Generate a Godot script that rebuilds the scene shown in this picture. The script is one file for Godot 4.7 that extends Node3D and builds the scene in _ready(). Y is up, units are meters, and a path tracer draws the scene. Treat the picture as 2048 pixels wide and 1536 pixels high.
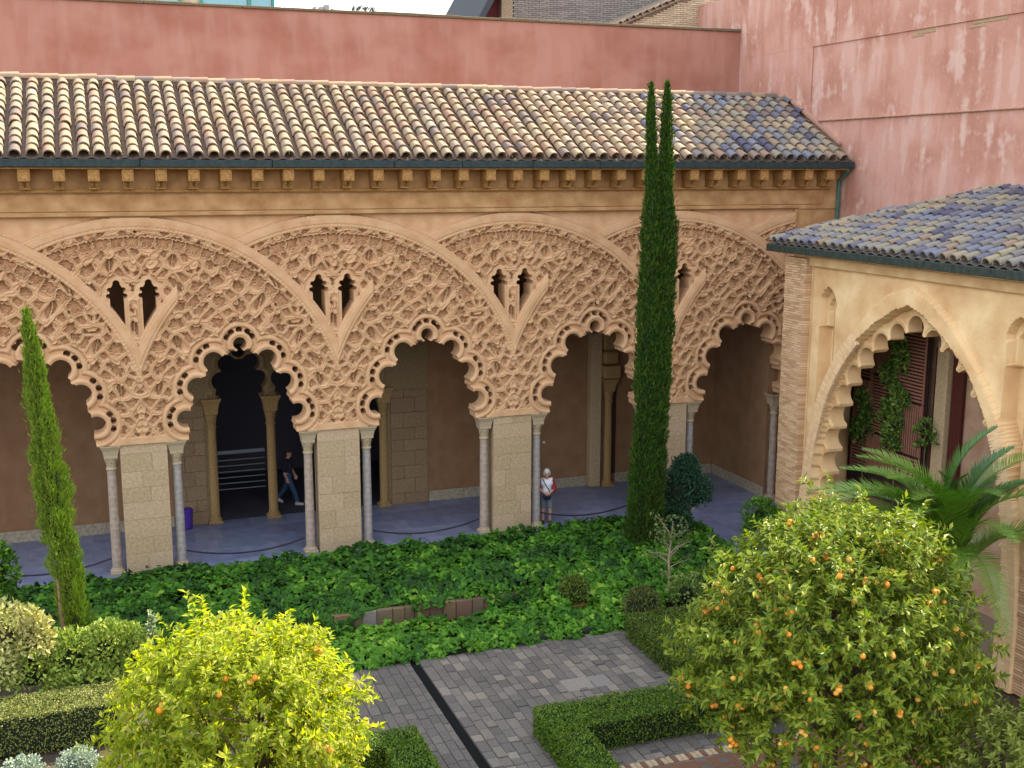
extends Node3D

# ---------------------------------------------------------------- helpers
var taken := {}
var rng := RandomNumberGenerator.new()
var noise := FastNoiseLite.new()
const EYE := Vector3(-11.069, 10.3, 29.895)

func numbered(called: String) -> String:
	var n: int = taken.get(called, 0)
	taken[called] = n + 1
	return called if n == 0 else "%s_%03d" % [called, n]

func tag(o: Node, label: String, category: String, group := "") -> Node:
	o.set_meta("label", label)
	o.set_meta("category", category)
	if group != "":
		o.set_meta("group", group)
	return o

func thing(called: String, label: String, category: String, at := Vector3.ZERO, turn := 0.0, group := "") -> Node3D:
	var o := Node3D.new()
	o.name = numbered(called)
	add_child(o)
	o.position = at
	o.rotation.y = turn
	tag(o, label, category, group)
	return o

func put(called: String, mesh: Mesh, m: Material, parent: Node, xf := Transform3D.IDENTITY) -> MeshInstance3D:
	var o := MeshInstance3D.new()
	o.name = numbered(called) if parent == self else called
	o.mesh = mesh
	o.material_override = m
	o.transform = xf
	parent.add_child(o, true)
	return o

func struct(called: String, mesh: Mesh, m: Material, xf := Transform3D.IDENTITY) -> MeshInstance3D:
	var o := put(called, mesh, m, self, xf)
	o.set_meta("kind", "structure")
	return o

# a mesh builder: faces are given counter-clockwise as seen from outside
class MB:
	var v := PackedVector3Array()
	var n := PackedVector3Array()
	func tri(a: Vector3, b: Vector3, c: Vector3) -> void:
		var k := (b - a).cross(c - a).normalized()
		v.append(a); v.append(c); v.append(b)
		n.append(k); n.append(k); n.append(k)
	func quad(a: Vector3, b: Vector3, c: Vector3, d: Vector3) -> void:
		tri(a, b, c); tri(a, c, d)
	func stri(a: Vector3, b: Vector3, c: Vector3, na: Vector3, nb: Vector3, nc: Vector3) -> void:
		v.append(a); v.append(c); v.append(b)
		n.append(na); n.append(nc); n.append(nb)
	func box(lo: Vector3, hi: Vector3) -> void:
		var p := []
		for i in 8:
			p.append(Vector3(hi.x if i & 1 else lo.x, hi.y if i & 2 else lo.y, hi.z if i & 4 else lo.z))
		quad(p[4], p[5], p[7], p[6]); quad(p[1], p[0], p[2], p[3])
		quad(p[5], p[1], p[3], p[7]); quad(p[0], p[4], p[6], p[2])
		quad(p[6], p[7], p[3], p[2]); quad(p[0], p[1], p[5], p[4])
	func cbox(lo: Vector3, hi: Vector3, b: float) -> void:   # chamfered box
		var c := (lo + hi) / 2
		var h := (hi - lo) / 2
		var q := func(sx, sy, sz, ax) -> Vector3:
			var d := Vector3(h.x - (0.0 if ax == 0 else b), h.y - (0.0 if ax == 1 else b), h.z - (0.0 if ax == 2 else b))
			return c + Vector3(d.x * sx, d.y * sy, d.z * sz)
		for s in [-1, 1]:
			for ax in 3:
				var k := []
				for t in [[-1, -1], [1, -1], [1, 1], [-1, 1]]:
					k.append(q.call(s, t[0], t[1], 0) if ax == 0 else q.call(t[1], s, t[0], 1) if ax == 1 else q.call(t[0], t[1], s, 2))
				if s > 0: quad(k[0], k[1], k[2], k[3])
				else: quad(k[3], k[2], k[1], k[0])
		for s in [-1, 1]:
			for t in [-1, 1]:
				var e := [q.call(s, t, -1, 0), q.call(s, t, 1, 0), q.call(s, t, 1, 1), q.call(s, t, -1, 1)]
				out_quad(e, Vector3(s, t, 0))
				e = [q.call(-1, s, t, 1), q.call(1, s, t, 1), q.call(1, s, t, 2), q.call(-1, s, t, 2)]
				out_quad(e, Vector3(0, s, t))
				e = [q.call(s, -1, t, 0), q.call(s, 1, t, 0), q.call(s, 1, t, 2), q.call(s, -1, t, 2)]
				out_quad(e, Vector3(s, 0, t))
				for u in [-1, 1]:
					var a: Vector3 = q.call(s, t, u, 0)
					var bb: Vector3 = q.call(s, t, u, 1)
					var cc: Vector3 = q.call(s, t, u, 2)
					if (bb - a).cross(cc - a).dot(Vector3(s, t, u)) > 0: tri(a, bb, cc)
					else: tri(a, cc, bb)
	func out_quad(e: Array, d: Vector3) -> void:
		if (e[1] - e[0]).cross(e[2] - e[0]).dot(d) > 0: quad(e[0], e[1], e[2], e[3])
		else: quad(e[3], e[2], e[1], e[0])
	func ring(c0: Vector3, x0: Vector3, y0: Vector3, c1: Vector3, x1: Vector3, y1: Vector3, k: int) -> void:
		for i in k:
			var a := TAU * i / k
			var b := TAU * (i + 1) / k
			var na := (x0.normalized() * cos(a) + y0.normalized() * sin(a))
			var nb := (x0.normalized() * cos(b) + y0.normalized() * sin(b))
			var p := c0 + x0 * cos(a) + y0 * sin(a)
			var q := c0 + x0 * cos(b) + y0 * sin(b)
			var r := c1 + x1 * cos(b) + y1 * sin(b)
			var s := c1 + x1 * cos(a) + y1 * sin(a)
			stri(p, q, r, na, nb, nb); stri(p, r, s, na, nb, na)
	func tube(pts: Array, radii: Array, k := 6) -> void:
		var side := Vector3.ZERO
		var px: Vector3
		var py: Vector3
		for i in pts.size():
			var d: Vector3 = (pts[mini(i + 1, pts.size() - 1)] - pts[maxi(i - 1, 0)]).normalized()
			if side == Vector3.ZERO:
				side = d.cross(Vector3.RIGHT if absf(d.x) < 0.8 else Vector3.UP).normalized()
			var x := (side - d * side.dot(d)).normalized()
			var y := d.cross(x)
			side = x
			if i > 0:
				ring(pts[i - 1], px * radii[i - 1], py * radii[i - 1], pts[i], x * radii[i], y * radii[i], k)
			px = x; py = y
	func lathe(prof: Array, k := 12, at := Vector3.ZERO) -> void:   # [radius, height] from the bottom up
		for i in prof.size() - 1:
			var r0: float = prof[i][0]
			var r1: float = prof[i + 1][0]
			var dy: float = prof[i + 1][1] - prof[i][1]
			var dr := r1 - r0
			for j in k:
				var a := TAU * j / k
				var b := TAU * (j + 1) / k
				var ua := Vector3(cos(a), 0, -sin(a))
				var ub := Vector3(cos(b), 0, -sin(b))
				var y0 := Vector3(0, prof[i][1], 0)
				var y1 := Vector3(0, prof[i + 1][1], 0)
				var na := (ua * dy - Vector3(0, dr, 0)).normalized()
				var nb := (ub * dy - Vector3(0, dr, 0)).normalized()
				stri(at + ua * r0 + y0, at + ub * r0 + y0, at + ub * r1 + y1, na, nb, nb)
				stri(at + ua * r0 + y0, at + ub * r1 + y1, at + ua * r1 + y1, na, nb, na)
	func done() -> ArrayMesh:
		var a := []
		a.resize(Mesh.ARRAY_MAX)
		a[Mesh.ARRAY_VERTEX] = v
		a[Mesh.ARRAY_NORMAL] = n
		var m := ArrayMesh.new()
		m.add_surface_from_arrays(Mesh.PRIMITIVE_TRIANGLES, a)
		return m

func box_mesh(lo: Vector3, hi: Vector3, bevel := 0.0) -> ArrayMesh:
	var b := MB.new()
	if bevel > 0: b.cbox(lo, hi, bevel)
	else: b.box(lo, hi)
	return b.done()

# many copies of one small mesh, as one object
func scatter(called: String, parent: Node, mesh: Mesh, m: Material, xfs: Array, cols: Array) -> MultiMeshInstance3D:
	var buf := PackedFloat32Array()
	buf.resize(xfs.size() * 16)
	var k := 0
	for i in xfs.size():
		var t: Transform3D = xfs[i]
		var b := t.basis
		buf[k] = b.x.x; buf[k + 1] = b.y.x; buf[k + 2] = b.z.x; buf[k + 3] = t.origin.x
		buf[k + 4] = b.x.y; buf[k + 5] = b.y.y; buf[k + 6] = b.z.y; buf[k + 7] = t.origin.y
		buf[k + 8] = b.x.z; buf[k + 9] = b.y.z; buf[k + 10] = b.z.z; buf[k + 11] = t.origin.z
		var c: Color = cols[i % cols.size()]
		buf[k + 12] = c.r; buf[k + 13] = c.g; buf[k + 14] = c.b; buf[k + 15] = 1.0
		k += 16
	var mm := MultiMesh.new()
	mm.transform_format = MultiMesh.TRANSFORM_3D
	mm.use_colors = true
	mm.mesh = mesh
	mm.instance_count = xfs.size()
	mm.buffer = buf
	var o := MultiMeshInstance3D.new()
	o.name = numbered(called) if parent == self else called
	o.multimesh = mm
	o.material_override = m
	o.set_meta("kind", "stuff")
	parent.add_child(o, true)
	return o

func rv() -> Vector3:   # a random direction
	var z := rng.randf_range(-1, 1)
	var a := rng.randf() * TAU
	var r := sqrt(1 - z * z)
	return Vector3(r * cos(a), r * sin(a), z)

func leaf_xf(p: Vector3, dir: Vector3, face: Vector3, s: float) -> Transform3D:
	var y := dir.normalized()
	var x := y.cross(face)
	if x.length_squared() < 1e-4:
		x = y.cross(Vector3(0.3, 0.5, 0.8))
	x = x.normalized()
	return Transform3D(Basis(x * s, y * s, x.cross(y) * s), p)

# ---------------------------------------------------------------- materials
var tex := {}
func noise_tex(key: String, freq: float, lo: Color, hi: Color, oct := 4, nrm := 0.0, type := FastNoiseLite.TYPE_SIMPLEX_SMOOTH) -> Texture2D:
	if tex.has(key): return tex[key]
	var f := FastNoiseLite.new()
	f.noise_type = type
	f.seed = 7 + tex.size()
	f.frequency = freq
	f.fractal_octaves = oct
	var t := NoiseTexture2D.new()
	t.width = 512; t.height = 512
	t.seamless = true
	t.noise = f
	if nrm > 0:
		t.as_normal_map = true
		t.bump_strength = nrm
	else:
		var g := Gradient.new()
		g.set_color(0, lo); g.set_color(1, hi)
		t.color_ramp = g
	tex[key] = t
	return t

func lin(r: float, g: float, b: float) -> Color:
	return Color(r, g, b).linear_to_srgb()

func M(c: Color, rough := 0.9, t: Texture2D = null, scale := 1.0, nrm: Texture2D = null, nscale := 1.0, bump := 0.0, squash := 1.0) -> StandardMaterial3D:
	var m := StandardMaterial3D.new()
	m.albedo_color = c
	m.roughness = rough
	m.metallic_specular = 0.35
	if t or nrm:
		m.uv1_triplanar = true
		m.uv1_world_triplanar = true
		m.uv1_scale = Vector3(scale, scale * squash, scale)
	if t: m.albedo_texture = t
	if nrm:
		m.normal_enabled = true
		m.normal_texture = nrm
		m.normal_scale = nscale
	return m

func leafmat(back: Color, rough := 0.55, spec := 0.4) -> StandardMaterial3D:
	var m := StandardMaterial3D.new()
	m.vertex_color_use_as_albedo = true
	m.roughness = rough
	m.metallic_specular = spec
	m.cull_mode = BaseMaterial3D.CULL_DISABLED
	m.backlight_enabled = true
	m.backlight = back
	return m

var stone: StandardMaterial3D      # the carved plasterwork
var ashlar: Array = []
var wood: StandardMaterial3D
var copper: StandardMaterial3D
var tiles: Array = []
var old_shade_tiles: Array = []
var leaf4: ArrayMesh
var leaf_small: ArrayMesh
var ivy_leaf: ArrayMesh

func make_leaf(l: float, w: float, fold: float, at := 0.42) -> ArrayMesh:
	var b := MB.new()
	var base := Vector3.ZERO
	var tip := Vector3(0, l, -fold * w * 0.6)
	var mid := Vector3(0, l * at, -fold * w * 0.2)
	var le := Vector3(-w / 2, l * at, fold * w * 0.5)
	var ri := Vector3(w / 2, l * at, fold * w * 0.5)
	b.tri(base, mid, le); b.tri(le, mid, tip); b.tri(base, ri, mid); b.tri(mid, ri, tip)
	return b.done()

func make_ivy_leaf() -> ArrayMesh:
	var b := MB.new()
	var rim := [[0.0, -0.22], [0.22, -0.36], [0.5, -0.1], [0.3, 0.1], [0.0, 0.62], [-0.3, 0.1], [-0.5, -0.1], [-0.22, -0.36]]
	for i in rim.size():
		var p: Array = rim[i]
		var q: Array = rim[(i + 1) % rim.size()]
		b.tri(Vector3(0, 0, 0.05), Vector3(p[0], p[1], -absf(p[0]) * 0.25), Vector3(q[0], q[1], -absf(q[0]) * 0.25))
	return b.done()

func make_materials() -> void:
	var w := Color.WHITE
	var grain := noise_tex("grain", 0.035, Color(0.72, 0.68, 0.64), w, 5)
	var blotch := noise_tex("blotch", 0.008, Color(0.78, 0.74, 0.7), w, 5)
	var rough_n := noise_tex("rough_n", 0.06, w, w, 4, 3.0)
	stone = M(lin(0.59, 0.365, 0.205), 0.95, noise_tex("stone", 0.011, Color(0.90, 0.85, 0.80), w, 5), 0.3, rough_n, 0.3)
	for k in 5:
		var s := 0.94 + 0.035 * k
		ashlar.append(M(lin(0.47 * s, 0.345 * s, 0.205 * s + 0.004 * k), 0.95, noise_tex("ashlar", 0.03, Color(0.84, 0.81, 0.78), w, 6), 0.7, rough_n, 0.25))
	wood = M(lin(0.50, 0.275, 0.095), 0.85, grain, 0.7, rough_n, 0.2)
	copper = M(lin(0.035, 0.048, 0.048), 0.55, noise_tex("patina", 0.02, Color(0.62, 0.72, 0.72), w, 4), 0.6)
	var pal := [[.21, .165, .145], [.29, .22, .175], [.36, .235, .165], [.35, .27, .20], [.40, .275, .18], [.41, .31, .20], [.43, .325, .22], [.42, .33, .22], [.47, .375, .27]]
	for p in pal: tiles.append(M(lin(p[0], p[1], p[2]), 0.9, grain, 1.6, rough_n, 0.4))
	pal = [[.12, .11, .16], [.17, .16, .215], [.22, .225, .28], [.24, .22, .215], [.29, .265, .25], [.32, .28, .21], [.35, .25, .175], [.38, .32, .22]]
	for p in pal: old_shade_tiles.append(M(lin(p[0], p[1], p[2]), 0.85, grain, 1.6, rough_n, 0.4))  # older gallery roof palette; also paints bluish shade on the arcade roof
	leaf4 = make_leaf(1.0, 0.42, 0.5)
	leaf_small = make_leaf(1.0, 0.6, 0.4)
	ivy_leaf = make_ivy_leaf()

# ---------------------------------------------------------------- relief: a wall whose face is a height map, with cut-outs
# H height of the face, S > 0 where there is wall, nodes nx by ny, cell c, face z = H, back at z = back
func relief(x0: float, y0: float, nx: int, ny: int, c: float, H: PackedFloat32Array, S: PackedFloat32Array, back: float) -> ArrayMesh:
	var V := PackedVector3Array()
	var N := PackedVector3Array()
	var I := PackedInt32Array()
	var id := PackedInt32Array()
	id.resize(nx * ny)
	for j in ny:
		for i in nx:
			var k := j * nx + i
			if S[k] < 0.0:
				id[k] = -1
				continue
			var l := k - 1 if i > 0 else k
			var r := k + 1 if i < nx - 1 else k
			var d := k - nx if j > 0 else k
			var u := k + nx if j < ny - 1 else k
			id[k] = V.size()
			V.append(Vector3(x0 + i * c, y0 + j * c, H[k]))
			N.append(Vector3((H[l] - H[r]) / ((r - l) * c), (H[d] - H[u]) / ((u - d) / nx * c), 1.0).normalized())
	var off := [0, 1, nx + 1, nx]
	for j in ny - 1:
		for i in nx - 1:
			var k := j * nx + i
			var a := id[k]
			var b := id[k + 1]
			var e := id[k + nx + 1]
			var f := id[k + nx]
			if a >= 0 and b >= 0 and e >= 0 and f >= 0:
				I.append(a); I.append(e); I.append(b)
				I.append(a); I.append(f); I.append(e)
				continue
			if a < 0 and b < 0 and e < 0 and f < 0:
				continue
			var poly := PackedInt32Array()
			var cut := []
			for t in 4:
				var p: int = k + off[t]
				var q: int = k + off[(t + 1) % 4]
				if id[p] >= 0: poly.append(id[p])
				if (S[p] >= 0.0) != (S[q] >= 0.0):
					var w: float = S[p] / (S[p] - S[q])
					var pp := Vector3(x0 + (p % nx) * c, y0 + (p / nx) * c, H[p])
					var qq := Vector3(x0 + (q % nx) * c, y0 + (q / nx) * c, H[q])
					poly.append(V.size())
					cut.append([V.size(), S[p] >= 0.0])
					V.append(pp.lerp(qq, w))
					N.append(Vector3(0, 0, 1))
			for t in range(1, poly.size() - 1):
				I.append(poly[0]); I.append(poly[t + 1]); I.append(poly[t])
			for t in cut.size():
				if cut[t][1]:
					var nn: Array = cut[(t + 1) % cut.size()]
					var p: Vector3 = V[cut[t][0]]
					var q: Vector3 = V[nn[0]]
					var d := (q - p)
					d.z = 0
					var out := Vector3(d.y, -d.x, 0).normalized()
					var s := V.size()
					V.append(p); V.append(q); V.append(Vector3(q.x, q.y, back)); V.append(Vector3(p.x, p.y, back))
					for z in 4: N.append(out)
					I.append(s); I.append(s + 1); I.append(s + 2)
					I.append(s); I.append(s + 2); I.append(s + 3)
	var arr := []
	arr.resize(Mesh.ARRAY_MAX)
	arr[Mesh.ARRAY_VERTEX] = V
	arr[Mesh.ARRAY_NORMAL] = N
	arr[Mesh.ARRAY_INDEX] = I
	var m := ArrayMesh.new()
	m.add_surface_from_arrays(Mesh.PRIMITIVE_TRIANGLES, arr)
	return m

static func seg_d(p: Vector2, a: Vector2, b: Vector2) -> float:
	var d := b - a
	return p.distance_to(a + d * clampf((p - a).dot(d) / d.length_squared(), 0, 1))

static func bump(x: float) -> float:   # 1 at 0, 0 from 1 on, smooth
	return 0.0 if x >= 1.0 else (1 - x * x) * (1 - x * x)

static func hash1(k: int) -> float:
	var x := sin(float(k) * 12.9898 + 4.1414) * 43758.5453
	return x - floorf(x)

# ---------------------------------------------------------------- the carved arcade: one bay-wide panel centred on a pier
const PC := 0.02
const PY0 := 3.42
var panel_H := PackedFloat32Array()
var panel_S := PackedFloat32Array()
const PNX := 251
const PNY := 286

func build_panel() -> void:
	panel_H.resize(PNX * PNY)
	panel_S.resize(PNX * PNY)
	var lobes := [[Vector2(1.08, 3.98), 0.23, 0.40], [Vector2(1.40, 4.78), 0.26, 0.43], [Vector2(1.82, 5.43), 0.25, 0.42], [Vector2(2.5, 5.86), 0.17, 0.36]]
	var edge := [Vector2(1.10, 3.2), Vector2(1.13, 3.6), Vector2(1.21, 4.37), Vector2(1.56, 5.12), Vector2(2.15, 5.65), Vector2(2.6, 5.70)]
	var knobs := [Vector2(1.10, 3.63), Vector2(1.21, 4.37), Vector2(1.56, 5.12), Vector2(2.16, 5.66)]
	var kin := [Vector2(0.92, 3.60), Vector2(1.06, 4.40), Vector2(1.43, 5.20), Vector2(2.08, 5.80)]
	var holes := []   # [centre, radius, lobe]
	for a in [[0, [168, 198, 142], 0.40], [1, [163, 192, 133], 0.44], [2, [142, 172, 112], 0.42], [3, [90, 125, 152], 0.36]]:
		for d in a[1]:
			holes.append([lobes[a[0]][0] + Vector2.from_angle(deg_to_rad(d)) * a[2], 0.085, a[0]])
	# palmette pockets hung along the inside of the archivolts
	var sites: Array[Vector2] = []
	var turn: Array[float] = []
	for uc in [-5.0, 0.0, 5.0]:
		for i in 23:
			var th := deg_to_rad(90) + (i - 11) * 0.074
			var p := Vector2(uc + 4.97 * cos(th), 3.58 + 4.97 * sin(th))
			if absf(p.x) > 2.65 or p.y < 5.0: continue
			if uc == -5.0 and p.x > 0.05: continue
			if uc == 5.0 and p.x < 0.0: continue
			if uc == 0.0 and p.x < 0 and (p - Vector2(-5, 3.58)).length() < 5.6: continue
			if uc == 5.0 and p.y > 7.3: continue
			sites.append(p); turn.append(th)
	var grid := {}
	for i in sites.size():
		var g := Vector2i(floori(sites[i].x / 0.4), floori(sites[i].y / 0.4))
		if not grid.has(g): grid[g] = []
		grid[g].append(i)
	for j in PNY:
		for i in PNX:
			var k := j * PNX + i
			var p := Vector2(-2.5 + i * PC, PY0 + j * PC)
			var m := Vector2(absf(p.x), p.y)
			var s := minf(p.y - PY0 - 0.005, 9.115 - p.y)
			var dl := 9.0      # nearest lobe
			var li := -1
			if p.y < 6.6:
				var d := 9.0
				for e in edge.size() - 1:
					d = minf(d, seg_d(m, edge[e], edge[e + 1]))
				# inside the opening?
				var inside := false
				if m.y < 5.70:
					for e in edge.size() - 1:
						if m.y >= edge[e].y and m.y < edge[e + 1].y:
							inside = m.x > lerpf(edge[e].x, edge[e + 1].x, (m.y - edge[e].y) / (edge[e + 1].y - edge[e].y))
				if inside: d = -d
				for l in 4:
					var q: float = m.distance_to(lobes[l][0])
					d = minf(d, q - lobes[l][1])
					if q - lobes[l][2] < dl:
						dl = q - lobes[l][2]; li = l
				for l in 4:
					d = maxf(d, 0.062 - m.distance_to(knobs[l]))
					if l > 0: d = maxf(d, 0.045 - seg_d(m, kin[l], knobs[l]))
				for h in holes:
					var q := maxf(m.distance_to(h[0]) - h[1], lobes[h[2]][2] - 0.055 - m.distance_to(lobes[h[2]][0]))
					d = minf(d, q)
				s = minf(s, d)
			# archivolts
			var rl := p.distance_to(Vector2(-5, 3.58))
			var rc := p.distance_to(Vector2(0, 3.58))
			var rr := p.distance_to(Vector2(5, 3.58))
			var band := 0.0      # position across the band, -1 .. 1
			var on := 0
			if rl > 5.2 and rl < 5.54 and p.x < 0.02:
				on = 1; band = (rl - 5.37) / 0.17
			elif p.y > 7.6 and rc > 5.2 and rc < 5.54 and (p.x > 0 or rl > 5.54):
				on = 1; band = (rc - 5.37) / 0.17
			elif rr > 5.2 and rr < 5.54 and p.x >= 0.02 and p.x < 1.02 and p.y < 7.45:
				on = 2; band = (rr - 5.37) / 0.17
			var hgt := 0.0
			if on > 0:
				var b := absf(band)
				hgt = 0.085 - 0.03 * smoothstep(0.72, 1.0, b) - 0.022 * bump(absf(band + 0.45) / 0.12) - 0.015 * bump(absf(band - 0.62) / 0.1)
				if on == 2: hgt += 0.012 + 0.03 * (1.0 - b * b)
				if band < -0.5 and band > -0.78 and on == 1: hgt -= 0.016 * (0.5 + 0.5 * sin(atan2(p.y - 3.58, p.x - (-5.0 if rl < 5.54 else 0.0)) * 330.0))
			elif rl > 5.54 and rc > 5.54 and rr > 5.54 and p.y > 6.5 or (p.y > 7.6 and rc > 5.54 and rl > 5.54):
				hgt = -0.05     # plain spandrel between the arch heads
			else:
				# twin windows in the fork
				var win := -9.0
				for wx in [-0.42, 0.34]:
					var hw := 0.195
					var q := maxf(absf(p.x - wx) - hw + 0.03, p.y - 7.34)
					q = minf(q, p.distance_to(Vector2(wx, 7.50)) - 0.085)
					q = minf(q, p.distance_to(Vector2(wx, 7.38)) - 0.125)
					q = minf(q, Vector2(absf(p.x - wx), p.y).distance_to(Vector2(0.165, 7.35)) - 0.055)
					q = minf(q, Vector2(absf(p.x - wx), p.y).distance_to(Vector2(0.195, 7.19)) - 0.06)
					win = maxf(win, -q)
				var fork := rl > 5.53 and rr > 5.53 and p.y > 5.9 and p.y < 8.0 and p.x > -1.1 and p.x < 1.1
				if fork: s = minf(s, -win)
				if fork and win > -0.13 and p.y < 7.7:
					hgt = 0.045 - 0.03 * smoothstep(0.0, 0.13, -win)     # smooth frame of the windows
					if absf(p.x + 0.04) < 0.14 and p.y < 7.1: hgt = 0.02 + 0.07 * sqrt(maxf(0, 1 - pow((p.x + 0.04) / 0.15, 2)))
				elif dl < 0.22 and li >= 0 and not (li == 3 and p.y < 5.7):
					# rings of the lobes
					if dl < -0.02: hgt = 0.045 + 0.04 * bump(absf(dl + 0.1) / 0.1)
					elif dl < 0.07: hgt = -0.02
					else: hgt = 0.005 + 0.045 * bump(absf(dl - 0.13) / 0.085)
				elif p.y < 3.6:
					hgt = 0.06
				else:
					hgt = carving(p, sites, turn, grid)
			panel_H[k] = hgt
			panel_S[k] = s

static func palmette(d: Vector2, r: float) -> float:   # distance to a scalloped leaf shape that points up
	var q := d.length() - r * 0.48
	for k in 4:
		q = minf(q, d.distance_to(Vector2.from_angle(deg_to_rad(-6 + 64 * k)) * r * 0.76) - r * 0.37)
	return maxf(q, -d.y - r * 0.6)

static func volute(d: Vector2, r: float, hand: float) -> float:
	var l := d.length()
	var ph := d.angle() * hand + l * 30.0 / r * 0.16
	return (0.03 + 0.04 * absf(sin(ph * 0.5))) if l < r else 0.0

# S-curved ribbons that cross in an ogee net, with pockets, leaves and volutes between them
func carving(p: Vector2, sites: Array[Vector2], turn: Array[float], grid: Dictionary) -> float:
	var h := 0.0
	var g := Vector2i(floori(p.x / 0.4), floori(p.y / 0.4))
	for gx in range(-1, 2):
		for gy in range(-1, 2):
			var lst = grid.get(g + Vector2i(gx, gy))
			if lst == null: continue
			for z in lst:
				var d: Vector2 = p - sites[z]
				if d.length_squared() > 0.07: continue
				d = d.rotated(-turn[z] - PI / 2)
				if z % 2 == 0: d.x *= 0.9
				var q := palmette(d, 0.175 if z % 2 == 0 else 0.155)
				if q < 0: return -0.11 + 0.03 * bump(d.length() / 0.07)
				if q < 0.05: return 0.055 * bump((q - 0.018) / 0.032)
	var m := p
	if p.y < 6.3: m.x = absf(p.x)
	var wx := m.x + 0.06 * sin(p.y * 4.1 + 1.0) + 0.03 * sin(m.x * 8.796 + p.y * 3.0)
	var wy := p.y + 0.09 * sin(m.x * 5.027 + 0.6) + 0.04 * sin(m.x * 10.053 - p.y * 3.0)
	var pp := 5.0 / 10.0
	var T := 1.02
	var A := pp * 0.5
	var ph := TAU * wy / T
	var sa := A * sin(ph)
	var nr := sqrt(1.0 + pow(A * cos(ph) * TAU / T, 2.0))
	var da := absf(fposmod(wx - sa + pp / 2, pp) - pp / 2) / nr
	var db := absf(fposmod(wx + sa + pp / 2, pp) - pp / 2) / nr
	var k := roundi(wx / pp)
	var row := floori(ph / PI)
	var lens := Vector2(wx - k * pp, wy - (row + 0.5) * T / 2)
	var hs := hash1(k * 7 + row * 31 + 3)
	# volute bosses where the ribbons meet
	var nk := roundi(wx / pp)
	var nrw := roundi(wy / (T / 2))
	var nd := Vector2(wx - nk * pp, wy - nrw * T / 2)
	var big := hash1(nk * 13 + nrw * 5)
	if big < 0.6 and nd.length() < 0.105: return 0.02 + volute(nd, 0.105, 1.0 if big < 0.3 else -1.0) + (0.025 if nd.length() > 0.083 else 0.0)
	var e := minf(da, db)
	var hw := 0.056
	if e < hw:
		return 0.02 + 0.05 * smoothstep(hw, hw - 0.035, e) - 0.03 * bump(e / 0.02)
	if absf(lens.x) < absf(sa):
		if hs < 0.55:
			var d := lens
			if hs < 0.28: d.y = -d.y
			var q := palmette(d + Vector2(0, 0.02), 0.142)
			if q < 0: h = -0.11 + 0.03 * bump(d.length() / 0.06)
			else: h = 0.05 * bump((q - 0.018) / 0.03)
		elif hs < 0.8:
			var d := lens - Vector2(0.0, 0.07)
			h = 0.04 * bump(absf(lens.x) / 0.04) if lens.y < 0 else 0.0
			if d.length() < 0.125: h = volute(d, 0.125, 1.0 if hs < 0.68 else -1.0)
			elif absf(lens.x) > 0.06 and lens.y < -0.05: h = -0.11
		else:
			var q := maxf(absf(lens.x) - 0.115 + 0.45 * absf(lens.y - 0.03), absf(lens.y) - 0.18)
			h = -0.12 if q < 0 and absf(lens.x) > 0.02 else 0.03 * bump(absf(q) / 0.03)
	else:
		var c := Vector2(wx - (floorf(wx / pp) + 0.5) * pp, wy - roundf(wy / (T / 2)) * T / 2)
		var th := c.angle()
		var q := c.length() - 0.098 * (0.55 + 0.5 * absf(cos(1.5 * th + hs * 3.0)))
		h = -0.09 + 0.03 * bump(c.length() / 0.05) if q < 0 else 0.025 * bump(q / 0.04)
	return h

# ---------------------------------------------------------------- roof tiles
func tile_mesh(l: float, r0: float, r1: float, t: float, k := 6) -> ArrayMesh:   # half pipe along -z, lower (wide) end at z = 0
	var b := MB.new()
	for i in k:
		var a := PI * i / k
		var c := PI * (i + 1) / k
		var ua := Vector3(cos(a), sin(a), 0)
		var uc := Vector3(cos(c), sin(c), 0)
		var z := Vector3(0, 0, -l)
		b.stri(ua * r0, uc * r1 + z, uc * r0, ua, uc, uc)
		b.stri(ua * r0, ua * r1 + z, uc * r1 + z, ua, ua, uc)
		b.stri(ua * (r0 - t), uc * (r0 - t), uc * (r1 - t) + z, -ua, -uc, -uc)
		b.stri(ua * (r0 - t), uc * (r1 - t) + z, ua * (r1 - t) + z, -ua, -uc, -ua)
		b.quad(uc * (r0 - t), ua * (r0 - t), ua * r0, uc * r0)
	return b.done()

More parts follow.
